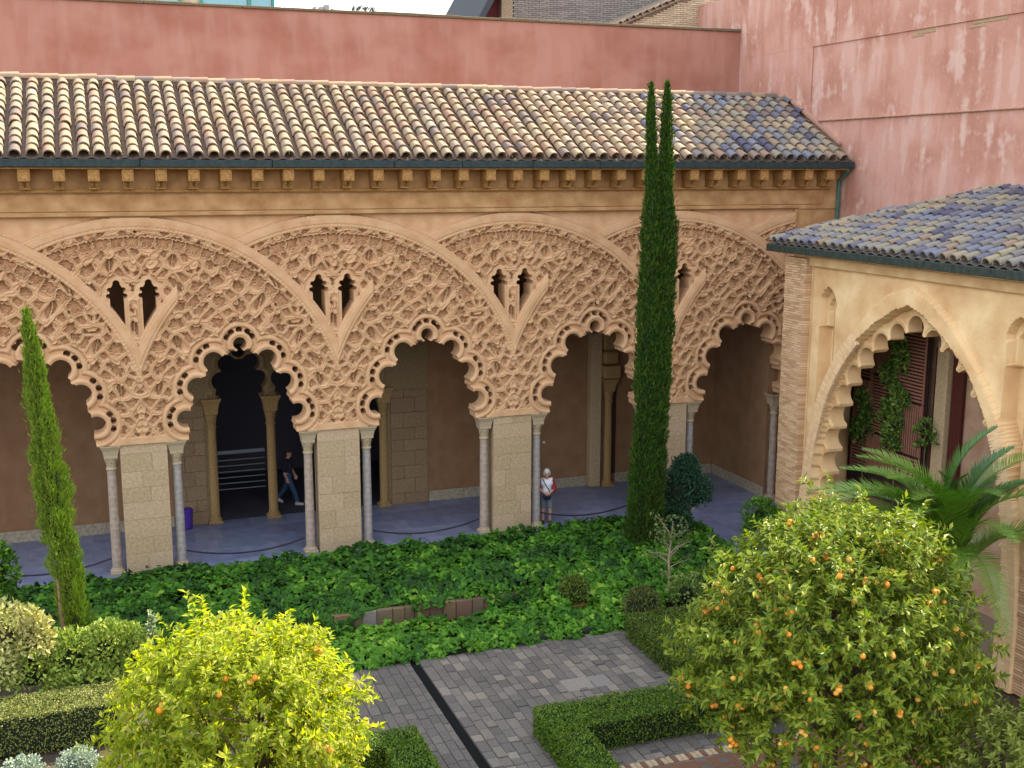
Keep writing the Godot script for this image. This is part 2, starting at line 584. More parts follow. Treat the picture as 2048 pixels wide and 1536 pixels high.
# lays half-pipe tiles on a slope; `inside` says whether a spot is roofed
func lay_tiles(parent: Node3D, origin: Vector3, across: Vector3, up: Vector3, cols: int, rows: int, pitch: float, step: float, r: float, mats: Array, inside: Callable, most: int, sd: int, shade_mats := []) -> void:
	rng.seed = sd
	var nrm := across.cross(-up).normalized()
	if nrm.y < 0: nrm = -nrm
	var mesh := tile_mesh(step * 1.2, r, r * 0.80, 0.03)
	var spots := []
	var field := FastNoiseLite.new()
	field.seed = sd
	field.frequency = 0.45
	for c in cols:
		var wob := rng.randf_range(-0.02, 0.02)
		for q in rows:
			var o := origin + across * (pitch * (c + 0.5) + wob + rng.randf_range(-0.012, 0.012)) + up * (step * q + rng.randf_range(-0.03, 0.03)) + nrm * (0.03 + rng.randf_range(0, 0.012))
			if not inside.call(o): continue
			var z := (-up + nrm * 0.075 + across * rng.randf_range(-0.05, 0.05)).normalized()
			var x := (across - z * across.dot(z)).normalized()
			var y := z.cross(x)
			if y.dot(nrm) < 0: x = -x; y = -y
			var pick := int(clampf((field.get_noise_2d(o.x * 1.3 + o.z * 2.0, o.y * 5.0) * 0.55 + 0.5) * mats.size() + rng.randfn(0.0, 1.7), 0, mats.size() - 1))
			if shade_mats.size() and rng.randf() < smoothstep(3.5, 8.5, o.x) * 0.75: pick = 100 + rng.randi() % shade_mats.size()  # blue-grey tiles mixed in rightwards paint the shade on that roof end
			spots.append([EYE.distance_squared_to(o), Transform3D(Basis(x, y, z), o), mats[pick] if pick < 100 else shade_mats[pick - 100]])
	spots.sort_custom(func(a, b): return a[0] < b[0])
	var rest := []
	var cols_ := []
	for i in spots.size():
		if i < most:
			put("roof_tile", mesh, spots[i][2], parent, spots[i][1])
		else:
			rest.append(spots[i][1])
			cols_.append(spots[i][2].albedo_color.srgb_to_linear())
	if rest.size():
		var m: StandardMaterial3D = mats[0].duplicate()
		m.albedo_color = Color.WHITE
		m.vertex_color_use_as_albedo = true
		scatter("far_roof_tile", parent, mesh, m, rest, cols_)

# the channel tiles under them: a wavy sheet
func pan_sheet(origin: Vector3, across: Vector3, up: Vector3, cols: int, pitch: float, l0: Callable) -> ArrayMesh:
	var b := MB.new()
	var nrm := across.cross(-up).normalized()
	if nrm.y < 0: nrm = -nrm
	var k := 6
	for c in cols:
		for i in k:
			var s := [float(c) + float(i) / k, float(c) + float(i + 1) / k]
			var p := []
			for e in s:
				var w: Vector3 = origin + across * (pitch * e) - nrm * (0.06 * absf(sin(PI * (e))) * 0.0 + 0.055 * (0.5 + 0.5 * cos(TAU * e)) - 0.02)
				p.append(w - up * 0.04)
				p.append(w + up * float(l0.call(pitch * e)))
			b.out_quad([p[0], p[2], p[3], p[1]], nrm)
			var dn := Vector3(0, 0.03, 0)
			b.out_quad([p[0], p[2], p[2] - dn, p[0] - dn], -up)
	return b.done()

# ---------------------------------------------------------------- bodies: tapered capsules joined by a smooth minimum, meshed as surface nets
# bones: [from, radius, to, radius]
func body(bones: Array, cell: float, k := 0.03, clip = null) -> ArrayMesh:
	var lo := Vector3.ONE * 99
	var hi := -lo
	for b in bones:
		for e in [[b[0], b[1]], [b[2], b[3]]]:
			lo = lo.min(e[0] - Vector3.ONE * (e[1] + cell * 3)); hi = hi.max(e[0] + Vector3.ONE * (e[1] + cell * 3))
	var n := Vector3i(((hi - lo) / cell).ceil()) + Vector3i.ONE
	var F := PackedFloat32Array()
	F.resize(n.x * n.y * n.z)
	F.fill(1.0)
	for b in bones:
		var a: Vector3 = b[0]
		var c: Vector3 = b[2]
		var ra: float = b[1]
		var rb: float = b[3]
		var d := c - a
		var dd := maxf(d.length_squared(), 1e-9)
		var g := maxf(ra, rb) + k + cell * 2
		var i0 := Vector3i(((a.min(c) - Vector3.ONE * g - lo) / cell).floor()).max(Vector3i.ZERO)
		var i1 := Vector3i(((a.max(c) + Vector3.ONE * g - lo) / cell).ceil()).min(n - Vector3i.ONE)
		for z in range(i0.z, i1.z + 1):
			for y in range(i0.y, i1.y + 1):
				for x in range(i0.x, i1.x + 1):
					var p := lo + Vector3(x, y, z) * cell
					var t := clampf((p - a).dot(d) / dd, 0, 1)
					var q := p.distance_to(a + d * t) - lerpf(ra, rb, t)
					var id := (z * n.y + y) * n.x + x
					var f := F[id]
					var h := maxf(k - absf(f - q), 0.0) / k
					F[id] = minf(f, q) - h * h * k * 0.25
	if clip != null:
		for z in n.z:
			for y in n.y:
				for x in n.x:
					var id := (z * n.y + y) * n.x + x
					F[id] = maxf(F[id], clip.call(lo + Vector3(x, y, z) * cell))
	var V := PackedVector3Array()
	var N := PackedVector3Array()
	var I := PackedInt32Array()
	var at := {}
	var st := [1, n.x, n.x * n.y]
	var cor := []
	for i in 8: cor.append((i & 1) + ((i >> 1) & 1) * n.x + ((i >> 2) & 1) * n.x * n.y)
	for z in n.z - 1:
		for y in n.y - 1:
			for x in n.x - 1:
				var id := (z * n.y + y) * n.x + x
				var mask := 0
				for i in 8:
					if F[id + cor[i]] < 0: mask |= 1 << i
				if mask == 0 or mask == 255: continue
				var sum := Vector3.ZERO
				var cnt := 0
				for e in 8:
					for ax in 3:
						if e & (1 << ax): continue
						var o: int = e | (1 << ax)
						var fa := F[id + cor[e]]
						var fb := F[id + cor[o]]
						if (fa < 0) != (fb < 0):
							var p := Vector3(e & 1, (e >> 1) & 1, (e >> 2) & 1)
							p[ax] += fa / (fa - fb)
							sum += p; cnt += 1
				at[id] = V.size()
				V.append(lo + (Vector3(x, y, z) + sum / cnt) * cell)
				N.append(Vector3(F[id + cor[1]] + F[id + cor[3]] + F[id + cor[5]] + F[id + cor[7]] - F[id] - F[id + cor[2]] - F[id + cor[4]] - F[id + cor[6]],
					F[id + cor[2]] + F[id + cor[3]] + F[id + cor[6]] + F[id + cor[7]] - F[id] - F[id + cor[1]] - F[id + cor[4]] - F[id + cor[5]],
					F[id + cor[4]] + F[id + cor[5]] + F[id + cor[6]] + F[id + cor[7]] - F[id] - F[id + cor[1]] - F[id + cor[2]] - F[id + cor[3]]).normalized())
	for id in at:
		for ax in 3:
			var u: int = st[(ax + 1) % 3]
			var w: int = st[(ax + 2) % 3]
			if (F[id] < 0) == (F[id + st[ax]] < 0): continue
			if not (at.has(id - u) and at.has(id - w) and at.has(id - u - w)): continue
			var q := [at[id], at[id - u], at[id - u - w], at[id - w]]
			if F[id] >= 0: q.reverse()
			I.append(q[0]); I.append(q[2]); I.append(q[1])
			I.append(q[0]); I.append(q[3]); I.append(q[2])
	var arr := []
	arr.resize(Mesh.ARRAY_MAX)
	arr[Mesh.ARRAY_VERTEX] = V
	arr[Mesh.ARRAY_NORMAL] = N
	arr[Mesh.ARRAY_INDEX] = I
	var m := ArrayMesh.new()
	m.add_surface_from_arrays(Mesh.PRIMITIVE_TRIANGLES, arr)
	return m

# ---------------------------------------------------------------- the scene
func _ready() -> void:
	var cam := Camera3D.new()
	cam.name = "camera"
	cam.position = EYE
	cam.rotation_degrees = Vector3(-10.6215, -20.2794, 0.093)
	cam.fov = 36.94
	cam.near = 0.1
	cam.far = 2000
	add_child(cam)
	cam.current = true

	var sky_m := ProceduralSkyMaterial.new()
	sky_m.sky_top_color = Color(0.70, 0.745, 0.80)
	sky_m.sky_horizon_color = Color(0.92, 0.915, 0.905)
	sky_m.sky_curve = 0.12
	sky_m.ground_bottom_color = Color(0.35, 0.32, 0.28)
	sky_m.ground_horizon_color = Color(0.6, 0.58, 0.55)
	sky_m.sun_angle_max = 12
	var sky := Sky.new()
	sky.sky_material = sky_m
	var env := Environment.new()
	env.background_mode = Environment.BG_SKY
	env.sky = sky
	env.background_energy_multiplier = 1.25
	env.tonemap_mode = Environment.TONE_MAPPER_LINEAR
	env.tonemap_exposure = 3.5
	env.sdfgi_enabled = true
	env.ssao_enabled = true
	env.ssil_enabled = true
	var we := WorldEnvironment.new()
	we.name = "world_environment"
	we.environment = env
	add_child(we)

	var sun := DirectionalLight3D.new()
	sun.name = "sun"
	sun.light_color = Color(1.0, 0.94, 0.84)
	sun.light_energy = 1.6
	sun.light_angular_distance = 0.5
	sun.shadow_enabled = true
	add_child(sun)
	sun.look_at_from_position(Vector3.ZERO, -Vector3(1.0, 1.0, -0.50), Vector3.UP)

	noise.seed = 5
	noise.frequency = 0.6
	make_materials()
	build_ground()
	build_portico()
	build_palace_wall()
	build_red_walls()
	build_pavilion()
	build_background()
	build_garden()
	build_trees()
	build_people()
	build_small_things()

#@GROUND
func build_ground() -> void:
	var w := Color.WHITE
	var soil := M(lin(0.10, 0.075, 0.05), 1.0, noise_tex("soil", 0.03, Color(0.6, 0.55, 0.5), w, 5), 0.8)
	var b := MB.new()
	b.quad(Vector3(-600, -0.66, 600), Vector3(600, -0.66, 600), Vector3(600, -0.66, -600), Vector3(-600, -0.66, -600))
	struct("ground", b.done(), soil)
	var marble := M(lin(0.20, 0.22, 0.29), 0.33, noise_tex("marble", 0.012, Color(0.78, 0.78, 0.84), w, 6), 0.3)  # blue of the reflected sky is mixed into the marble colour
	marble.metallic_specular = 0.5
	b = MB.new()
	b.cbox(Vector3(-18, -0.6, -3.9), Vector3(10.6, 0, 0.62), 0.015)
	b.cbox(Vector3(4.95, -0.6, 0.623), Vector3(10.6, 0, 4.4), 0.015)
	var bed := struct("porch_floor", b.done(), M(lin(0.09, 0.09, 0.12), 0.8))
	bed.position.y = -0.008
	rng.seed = 14
	var mm := [marble]
	for k in 3:
		var q: StandardMaterial3D = marble.duplicate()
		q.albedo_color = lin([0.175, 0.215, 0.195][k], [0.185, 0.23, 0.215][k], [0.265, 0.32, 0.315][k])
		q.roughness = [0.4, 0.3, 0.36][k]
		mm.append(q)
	for k in 26:
		for q in 5:
			var z1 := -3.9 + q * 0.9
			var z2 := minf(z1 + 0.9, 0.62)
			if q == 4: z2 = 0.62
			var x1 := -17.9 + k * 1.09 + (0.5 if q % 2 else 0.0)
			put("floor_slab", box_mesh(Vector3(x1 + 0.003, -0.03, z1 + 0.003), Vector3(minf(x1 + 1.087, 10.6), 0.0, z2 - 0.003), 0.003), mm[rng.randi() % 4], bed, Transform3D(Basis(), Vector3(0, 0.008, 0)))
	for k in 5:
		for q in 4:
			put("floor_slab", box_mesh(Vector3(4.96 + k * 1.1, -0.03, 0.63 + q * 0.94), Vector3(6.054 + k * 1.1, 0.0, 1.564 + q * 0.94), 0.003), mm[rng.randi() % 4], bed, Transform3D(Basis(), Vector3(0, 0.008, 0)))
	# stone paving of the court: slabs laid in rows that run away from the camera
	rng.seed = 21
	var pm := []
	for c in [[.175, .152, .138], [.195, .168, .15], [.16, .138, .128], [.225, .195, .17], [.145, .125, .115], [.29, .245, .205]]:
		pm.append(M(lin(c[0], c[1], c[2]), 0.85, tex["grain"], 1.3, tex["rough_n"], 0.7))
	var pav := struct("paving", box_mesh(Vector3(-11.0, -0.65, 6.3), Vector3(-4.83, -0.615, 16)), M(lin(0.07, 0.06, 0.055), 1.0))
	put("paving_bed", box_mesh(Vector3(-4.62, -0.65, 6.3), Vector3(2.0, -0.615, 16)), M(lin(0.07, 0.06, 0.055), 1.0), pav)
	var spots := []
	var x := -8.6
	while x < 0.62:
		var wd := rng.randf_range(0.19, 0.26)
		if x < -4.83 and x + wd > -4.83: wd = -4.83 - x
		if x >= -4.84 and x < -4.62: x = -4.62
		var z := 6.38 + rng.randf_range(-0.2, 0)
		while z < 15:
			var l := rng.randf_range(0.24, 0.46)
			if not (x > -2.05 and x + wd < -0.98 and z > 8.42 and z + l < 9.0):
				spots.append([EYE.distance_squared_to(Vector3(x, -0.6, z)), x, z, wd, l])
			z += l
		x += wd
	spots.sort_custom(func(a, c): return a[0] < c[0])
	var shown := 0
	var rest: Array[Transform3D] = []
	var rcol := []
	var meshes := []
	for k in 4: meshes.append(box_mesh(Vector3(0, -0.05, 0), Vector3(1, 0, 1), 0.012))
	for s in spots:
		var t := Transform3D(Basis.from_scale(Vector3(s[3] - 0.016, 1, s[4] - 0.016)), Vector3(s[1] + 0.008, -0.6 + rng.randf_range(-0.012, 0.008), s[2] + 0.008))
		t.basis = t.basis * Basis(Vector3.RIGHT, rng.randf_range(-0.008, 0.008))
		var smooth_side: bool = s[1] < -4.8
		var pick: int = [0, 0, 1, 2, 2, 4][rng.randi() % 6] if smooth_side else [0, 0, 1, 1, 2, 3, 3, 4, 2, 5][rng.randi() % 10]
		var vis: bool = s[2] < 13.5 and s[1] > -6.9
		if vis and shown < 300:
			put("paving_stone", meshes[0], pm[pick], pav, t); shown += 1
		else:
			rest.append(t); rcol.append(pm[pick].albedo_color.srgb_to_linear())
	var pmm: StandardMaterial3D = pm[0].duplicate()
	pmm.albedo_color = w
	pmm.vertex_color_use_as_albedo = true
	scatter("far_paving_stone", pav, meshes[0], pmm, rest, rcol)
	put("pale_slab", box_mesh(Vector3(-2.05, -0.64, 8.42), Vector3(-1.42, -0.59, 9.0), 0.012), M(lin(0.30, 0.265, 0.235), 0.85, tex["grain"], 1.3, tex["rough_n"], 0.7), pav)
	put("pale_slab", box_mesh(Vector3(-1.40, -0.64, 8.44), Vector3(-0.98, -0.594, 8.98), 0.012), M(lin(0.26, 0.235, 0.22), 0.85, tex["grain"], 1.3, tex["rough_n"], 0.7), pav)
	struct("water_channel", box_mesh(Vector3(-4.83, -0.68, 6.3), Vector3(-4.62, -0.652, 16)), M(lin(0.003, 0.003, 0.003), 1.0))
	# terracotta strip along the hedge, and the brick edging inside the front parterre
	var terra := M(lin(0.22, 0.11, 0.065), 0.9, tex["grain"], 1.3)
	var ed := struct("brick_edging", box_mesh(Vector3(-2.6, -0.655, 12.2), Vector3(3.5, -0.61, 16)), terra)
	for k in 40:
		var t := Transform3D(Basis(Vector3.UP, rng.randf_range(-0.03, 0.03)), Vector3(-2.55 + k * 0.105, -0.6, 12.26))
		put("brick", box_mesh(Vector3(-0.045, -0.05, -0.11), Vector3(0.045, 0.012, 0.11), 0.008), ashlar[k % 5] if k % 3 else terra, ed, t)
	for r in 8:
		for k in 7:
			put("floor_tile", box_mesh(Vector3(0, -0.05, 0), Vector3(0.58, 0.0, 0.4), 0.008), terra, ed, Transform3D(Basis(), Vector3(-2.55 + r * 0.6, -0.598 + rng.randf_range(-.005, .005), 12.42 + k * 0.42)))

#@PORTICO
func pier_blocks(parent: MeshInstance3D, cx: float, sd: int) -> void:
	rng.seed = sd
	var y := -0.3
	while y < 3.38:
		var h := minf(rng.randf_range(0.38, 0.52), 3.41 - y)
		if 3.41 - y - h < 0.15: h = 3.41 - y
		var cuts := [-0.575, 0.575]
		if rng.randf() < 0.6: cuts.insert(1, rng.randf_range(-0.25, 0.25))
		for i in cuts.size() - 1:
			var lo := Vector3(cx + cuts[i] + 0.002, y + 0.002, -0.5 + rng.randf_range(0, 0.006))
			var hi := Vector3(cx + cuts[i + 1] - 0.002, y + h - 0.002, rng.randf_range(-0.006, 0.006))
			put("stone_block", box_mesh(lo, hi, 0.006), ashlar[4] if y + h > 3.3 and i == 0 else ashlar[rng.randi() % 4], parent)
		y += h

func capital_mesh(h: float, r: float, w: float) -> ArrayMesh:   # bell with leaves under a flaring impost, top at y = 0
	var b := MB.new()
	var hi := h * 0.52
	# impost: four-sided cavetto
	var prof := [[w * 0.66, -hi], [w * 0.68, -hi * 0.75], [w * 0.78, -hi * 0.4], [w * 0.97, -hi * 0.12], [w, -hi * 0.1], [w, 0.0]]
	for i in prof.size() - 1:
		var a: float = prof[i][0] / 2
		var c: float = prof[i + 1][0] / 2
		var y0: float = prof[i][1]
		var y1: float = prof[i + 1][1]
		for q in 4:
			var R := Basis(Vector3.UP, q * PI / 2)
			b.quad(R * Vector3(-a, y0, a), R * Vector3(a, y0, a), R * Vector3(c, y1, c), R * Vector3(-c, y1, c))
	b.lathe([[r * 1.02, -h], [r * 1.18, -h + 0.015], [r * 1.18, -h + 0.05], [r * 1.0, -h + 0.07], [r * 1.02, -h * 0.82], [r * 1.2, -h * 0.7], [r * 1.45, -h * 0.56], [r * 1.25, -hi]], 14)
	for t in 2:
		for q in 8:
			var a := TAU * (q + 0.5 * t) / 8
			var d := Vector3(cos(a), 0, sin(a))
			var s := Vector3(-sin(a), 0, cos(a))
			var y0 := -h + 0.08 + t * h * 0.16
			var p0 := d * r * 1.0 + Vector3(0, y0, 0)
			var p1 := d * r * (1.18 + 0.1 * t) + Vector3(0, y0 + h * 0.17, 0)
			var p2 := d * r * (1.45 + 0.15 * t) + Vector3(0, y0 + h * 0.2, 0)
			b.quad(p0 - s * 0.03, p0 + s * 0.03, p1 + s * 0.035, p1 - s * 0.035)
			b.quad(p1 - s * 0.035, p1 + s * 0.035, p2 + s * 0.02, p2 - s * 0.02)
	return b.done()

func column(parent: Node, at: Vector3, top: float, r: float, m_shaft: Material, m_cap: Material, cap_h := 0.66, cap_w := 0.5) -> void:
	var b := MB.new()
	var sh := top - cap_h - at.y
	b.lathe([[r * 1.03, 0.16], [r * 1.0, 0.3], [r * 0.98, sh * 0.5], [r * 0.9, sh - 0.05], [r * 0.93, sh]], 16)
	var c := put("column", b.done(), m_shaft, parent, Transform3D(Basis(), at))
	put("capital", capital_mesh(cap_h, r * 0.92, cap_w), m_cap, c, Transform3D(Basis(), Vector3(0, sh + cap_h, 0)))
	b = MB.new()
	b.cbox(Vector3(-r * 1.45, 0, -r * 1.45), Vector3(r * 1.45, 0.07, r * 1.45), 0.01)
	b.lathe([[r * 1.4, 0.07], [r * 1.45, 0.09], [r * 1.4, 0.11], [r * 1.15, 0.125], [r * 1.2, 0.14], [r * 1.15, 0.155], [r * 1.02, 0.165]], 16)
	put("base", b.done(), m_cap, c)

func build_portico() -> void:
	var w := Color.WHITE
	var P := thing("arcade", "carved tan arcade of interlaced lobed arches under a long tiled roof", "arcade")
	build_panel()
	var full := relief(-2.5, PY0, PNX, PNY, PC, panel_H, panel_S, -0.5)
	for k in 5:
		put("carved_panel", full, stone, P, Transform3D(Basis(), Vector3(-15 + 5 * k, 0, 0)))
	var S2 := panel_S.duplicate()
	for i in S2.size():
		S2[i] = minf(S2[i], -0.95 - (-2.5 + (i % PNX) * PC))
	put("carved_panel", relief(-2.5, PY0, PNX, PNY, PC, panel_H, S2, -0.5), stone, P, Transform3D(Basis(), Vector3(10, 0, 0)))
	var marble := M(lin(0.42, 0.33, 0.27), 0.5, tex["blotch"], 1.2)
	var grey := M(lin(0.38, 0.35, 0.33), 0.5, tex["blotch"], 1.2)
	var capm := M(lin(0.52, 0.42, 0.28), 0.9, tex["grain"], 1.5, tex["rough_n"], 0.5)
	for k in 5:
		var cx := -15.0 + 5 * k
		var core := put("pier", box_mesh(Vector3(cx - 0.565, -0.3, -0.49), Vector3(cx + 0.565, 3.41, -0.014)), M(lin(0.26, 0.19, 0.12), 1.0), P)
		pier_blocks(core, cx, 100 + k)
		column(P, Vector3(cx - 0.80, 0, -0.2), 3.42, 0.125, marble, capm)
		column(P, Vector3(cx + 0.80, 0, -0.2), 3.42, 0.125, grey, capm)
	column(P, Vector3(9.0 - 0.16, 0, -0.3), 3.42, 0.125, marble, capm)
	# plain wall at the right end and the frieze above the carving
	var plain := M(lin(0.52, 0.31, 0.145), 0.95, noise_tex("ochre", 0.01, Color(0.8, 0.74, 0.68), w, 5), 0.3, tex["rough_n"], 0.3)
	var b := MB.new()
	b.box(Vector3(9.06, -0.3, -0.5), Vector3(10.6, 9.13, -0.02))
	put("end_wall", b.done(), plain, P)
	put("frieze", box_mesh(Vector3(-17.5, 9.118, -0.5), Vector3(10.6, 10.56, 0.03)), plain, P)
	b = MB.new()
	b.cbox(Vector3(-17.5, 9.13, -0.02), Vector3(9.13, 9.24, 0.11), 0.02)
	b.cbox(Vector3(9.04, 3.0, -0.05), Vector3(9.135, 9.128, 0.06), 0.02)
	put("frieze_moulding", b.done(), plain, P)
	b = MB.new()
	b.cbox(Vector3(-17.5, 9.70, 0.0), Vector3(10.2, 9.785, 0.13), 0.02)
	put("cornice_moulding", b.done(), wood, P)
	b = MB.new()
	b.cbox(Vector3(-17.5, 9.25, 0.0), Vector3(10.0, 9.66, 0.06), 0.015)
	put("inscription_band", b.done(), plain, P)
	# brackets under the eaves
	b = MB.new()
	b.cbox(Vector3(-0.135, 9.98, 0), Vector3(0.135, 10.265, 0.60), 0.012)
	b.cbox(Vector3(-0.095, 10.02, 0.595), Vector3(0.095, 10.225, 0.612), 0.006)
	var lower := MB.new()
	lower.cbox(Vector3(-0.125, 9.79, 0), Vector3(0.125, 9.82, 0.36), 0.008)
	for i in 7:
		var a := i * 0.26
		lower.cbox(Vector3(-0.12, 9.82 + i * 0.024, 0), Vector3(0.12, 9.846 + i * 0.024, 0.30 + 0.2 * (1 - cos(a)) * 0.5), 0.008)
	for s in [-0.065, 0.065]:
		for q in 5:
			lower.cbox(Vector3(s - 0.04, 9.83 + q * 0.032, 0.30 + q * 0.025), Vector3(s + 0.04, 9.852 + q * 0.032, 0.345 + q * 0.03), 0.006)
	var up_m := b.done()
	var lo_m := lower.done()
	for k in 36:
		var x := -16.9 + k * 0.765
		if x > 10.0: break
		var c := put("bracket", up_m, wood, P, Transform3D(Basis(), Vector3(x, 0, 0)))
		put("corbel", lo_m, wood, c)
	put("soffit", box_mesh(Vector3(-17.5, 10.27, 0), Vector3(10.6, 10.31, 0.63)), wood, P)
	# gutter in lengths, and the downpipe at its right end
	rng.seed = 3
	var x := -17.4
	while x < 10.5:
		var l := minf(rng.randf_range(1.7, 3.2), 10.58 - x)
		if 10.58 - x - l < 0.6: l = 10.58 - x
		put("gutter", box_mesh(Vector3(x, 10.315, 0.60), Vector3(x + l - 0.012, 10.50 + rng.randf_range(-0.006, 0.006), 0.74 + rng.randf_range(0, 0.01)), 0.012), copper, P)
		x += l
	b = MB.new()
	b.tube([Vector3(10.50, 10.33, 0.66), Vector3(10.50, 10.2, 0.5), Vector3(10.50, 9.95, 0.12), Vector3(10.50, 8.6, 0.10)], [0.05, 0.05, 0.05, 0.05], 10)
	put("downpipe", b.done(), M(lin(0.10, 0.22, 0.18), 0.6, tex["patina"], 0.8), P)
	b = MB.new()
	b.tube([Vector3(10.50, 8.6, 0.10), Vector3(10.50, 0.0, 0.10)], [0.052, 0.052], 10)
	put("downpipe", b.done(), M(lin(0.03, 0.05, 0.05), 0.6), P)
	# roof
	var up := Vector3(0, 12.47 - 10.58, -3.04 - 0.62)
	var len := up.length()
	up = up.normalized()
	var o := Vector3(-17.3, 10.56, 0.66)
	var cols := 75
	var sheet := pan_sheet(o, Vector3.RIGHT, up, cols, 0.3715, func(_e): return len)
	var roof := put("roof", sheet, M(lin(0.15, 0.105, 0.08), 0.95, tex["grain"], 1.6), P)
	lay_tiles(roof, o + Vector3(0.186, 0, 0.04), Vector3.RIGHT, up, cols, 11, 0.3715, 0.385, 0.15, tiles, func(q): return q.x < 10.55 and q.x > -13.6, 300, 11, old_shade_tiles)
	rng.seed = 8
	var rt := tile_mesh(0.56, 0.15, 0.125, 0.022)
	x = -13.8
	while x < 10.5:
		var t := Transform3D(Basis(Vector3.UP, PI / 2 + rng.randf_range(-0.03, 0.03)), Vector3(x, 12.56 + rng.randf_range(-0.01, 0.015), -3.06))
		put("ridge_tile", rt, tiles[[0, 1, 4, 4, 2, 5][rng.randi() % 6]], roof, t)
		x += 0.47
	b = MB.new()
	b.quad(Vector3(-17.5, 12.45, -3.04), Vector3(10.6, 12.45, -3.04), Vector3(10.6, 11.2, -5.9), Vector3(-17.5, 11.2, -5.9))
	put("mortar", box_mesh(Vector3(-17.4, 12.36, -3.2), Vector3(10.5, 12.6, -3.0), 0.03), M(lin(0.34, 0.27, 0.2), 0.95, tex["grain"], 1.5), roof)
	put("back_slope", b.done(), tiles[3], roof)
	put("ceiling", box_mesh(Vector3(-18, 8.9, -3.8), Vector3(10.6, 9.1, -0.5)), M(lin(0.16, 0.10, 0.06), 0.95), P)

#@PALACE
func build_palace_wall() -> void:
	var w := Color.WHITE
	var W := thing("palace_wall", "dim brown plaster back wall of the porch with a columned dark portal", "wall")
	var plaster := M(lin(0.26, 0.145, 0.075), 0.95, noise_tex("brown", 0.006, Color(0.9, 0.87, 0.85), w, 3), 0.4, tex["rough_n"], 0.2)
	var b := MB.new()
	b.box(Vector3(-18, 0, -4.25), Vector3(-9.1, 9, -3.75))
	b.box(Vector3(-1.42, 0, -4.25), Vector3(8.7, 9, -3.75))
	b.box(Vector3(-9.1, 6.6, -4.25), Vector3(-1.42, 9, -3.75))
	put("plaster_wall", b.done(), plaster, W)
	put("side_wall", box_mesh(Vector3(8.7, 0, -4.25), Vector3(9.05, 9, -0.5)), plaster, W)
	# portal: three lobed openings between columns
	var c := 0.03
	var nx := int(7.68 / c) + 1
	var ny := int(6.6 / c) + 1
	var H := PackedFloat32Array()
	var S := PackedFloat32Array()
	H.resize(nx * ny)
	S.resize(nx * ny)
	for j in ny:
		for i in nx:
			var p := Vector2(-9.1 + i * c, j * c)
			var s := 9.0
			for cx in [-7.1, -5.4, -3.7]:
				var m := Vector2(absf(p.x - cx), p.y)
				var q := maxf(m.x - 0.84, p.y - 3.72)
				q = minf(q, m.distance_to(Vector2(0, 5.1)) - 0.2)
				q = minf(q, m.distance_to(Vector2(0.34, 4.72)) - 0.26)
				q = minf(q, m.distance_to(Vector2(0.52, 4.22)) - 0.28)
				q = minf(q, m.distance_to(Vector2(0.48, 3.85)) - 0.22)
				q = minf(q, maxf(m.x - 0.45, absf(p.y - 4.1) - 0.75))
				s = minf(s, q)
			S[j * nx + i] = s
			var h := 0.0
			if p.y > 3.72: h = 0.03 if absf(s - 0.11) < 0.04 else 0.0
			H[j * nx + i] = h
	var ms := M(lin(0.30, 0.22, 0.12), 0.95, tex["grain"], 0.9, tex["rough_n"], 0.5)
	put("portal", relief(-9.1, 0, nx, ny, c, H, S, -0.5), ms, W, Transform3D(Basis(), Vector3(0, 0, -3.75)))
	rng.seed = 44
	var jamb := []
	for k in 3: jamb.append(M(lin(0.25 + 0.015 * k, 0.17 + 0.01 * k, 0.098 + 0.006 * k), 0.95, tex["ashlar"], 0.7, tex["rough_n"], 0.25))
	for side in [[-9.08, -8.16], [-2.62, -1.45]]:
		var y := 0.0
		var n := 0
		while y < 3.6:
			var h := minf(rng.randf_range(0.34, 0.5), 3.62 - y)
			var cut: float = lerpf(side[0], side[1], 0.35 + 0.3 * (n % 2))
			for e in [[side[0], cut], [cut, side[1]]]:
				put("stone_block", box_mesh(Vector3(e[0] + 0.004, y + 0.004, -3.9), Vector3(e[1] - 0.004, y + h - 0.004, -3.70 + rng.randf_range(-0.006, 0.006)), 0.006), jamb[rng.randi() % 3], W)
			y += h; n += 1
	var cm := M(lin(0.40, 0.26, 0.11), 0.8, tex["grain"], 1.0)
	for cx in [-7.96, -6.25, -4.55, -2.84]:
		column(W, Vector3(cx, 0, -3.78), 3.75, 0.14, cm, cm, 0.9, 0.56)
	# pilaster and column of the small side portal in the third bay
	put("pilaster", box_mesh(Vector3(3.98, 0, -3.76), Vector3(4.36, 5.1, -3.45), 0.02), ashlar[1], W)
	column(W, Vector3(4.62, 0, -3.5), 3.6, 0.14, cm, cm, 0.8, 0.5)
	var b2 := MB.new()
	b2.cbox(Vector3(4.36, 3.62, -3.75), Vector3(4.95, 4.05, -3.25), 0.03)
	b2.cbox(Vector3(4.38, 4.08, -3.75), Vector3(4.9, 4.5, -3.3), 0.06)
	b2.cbox(Vector3(4.4, 4.53, -3.75), Vector3(4.85, 5.1, -3.35), 0.06)
	put("impost", b2.done(), cm, W)
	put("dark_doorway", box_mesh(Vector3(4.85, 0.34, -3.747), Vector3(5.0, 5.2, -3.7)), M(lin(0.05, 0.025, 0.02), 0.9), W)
	# marble skirting in slabs
	var mar := M(lin(0.42, 0.36, 0.27), 0.55, noise_tex("vein", 0.02, Color(0.75, 0.72, 0.68), w, 6), 0.7)
	for run in [[-18.0, -9.12], [-1.42, 3.97], [5.0, 8.66]]:
		var x: float = run[0]
		while x < run[1] - 0.1:
			var l := minf(rng.randf_range(0.9, 1.4), run[1] - x)
			put("skirting_slab", box_mesh(Vector3(x + 0.003, 0, -3.75), Vector3(x + l - 0.003, 0.33, -3.715 + rng.randf_range(0, 0.006)), 0.006), mar, W)
			x += l
	var z := -3.7
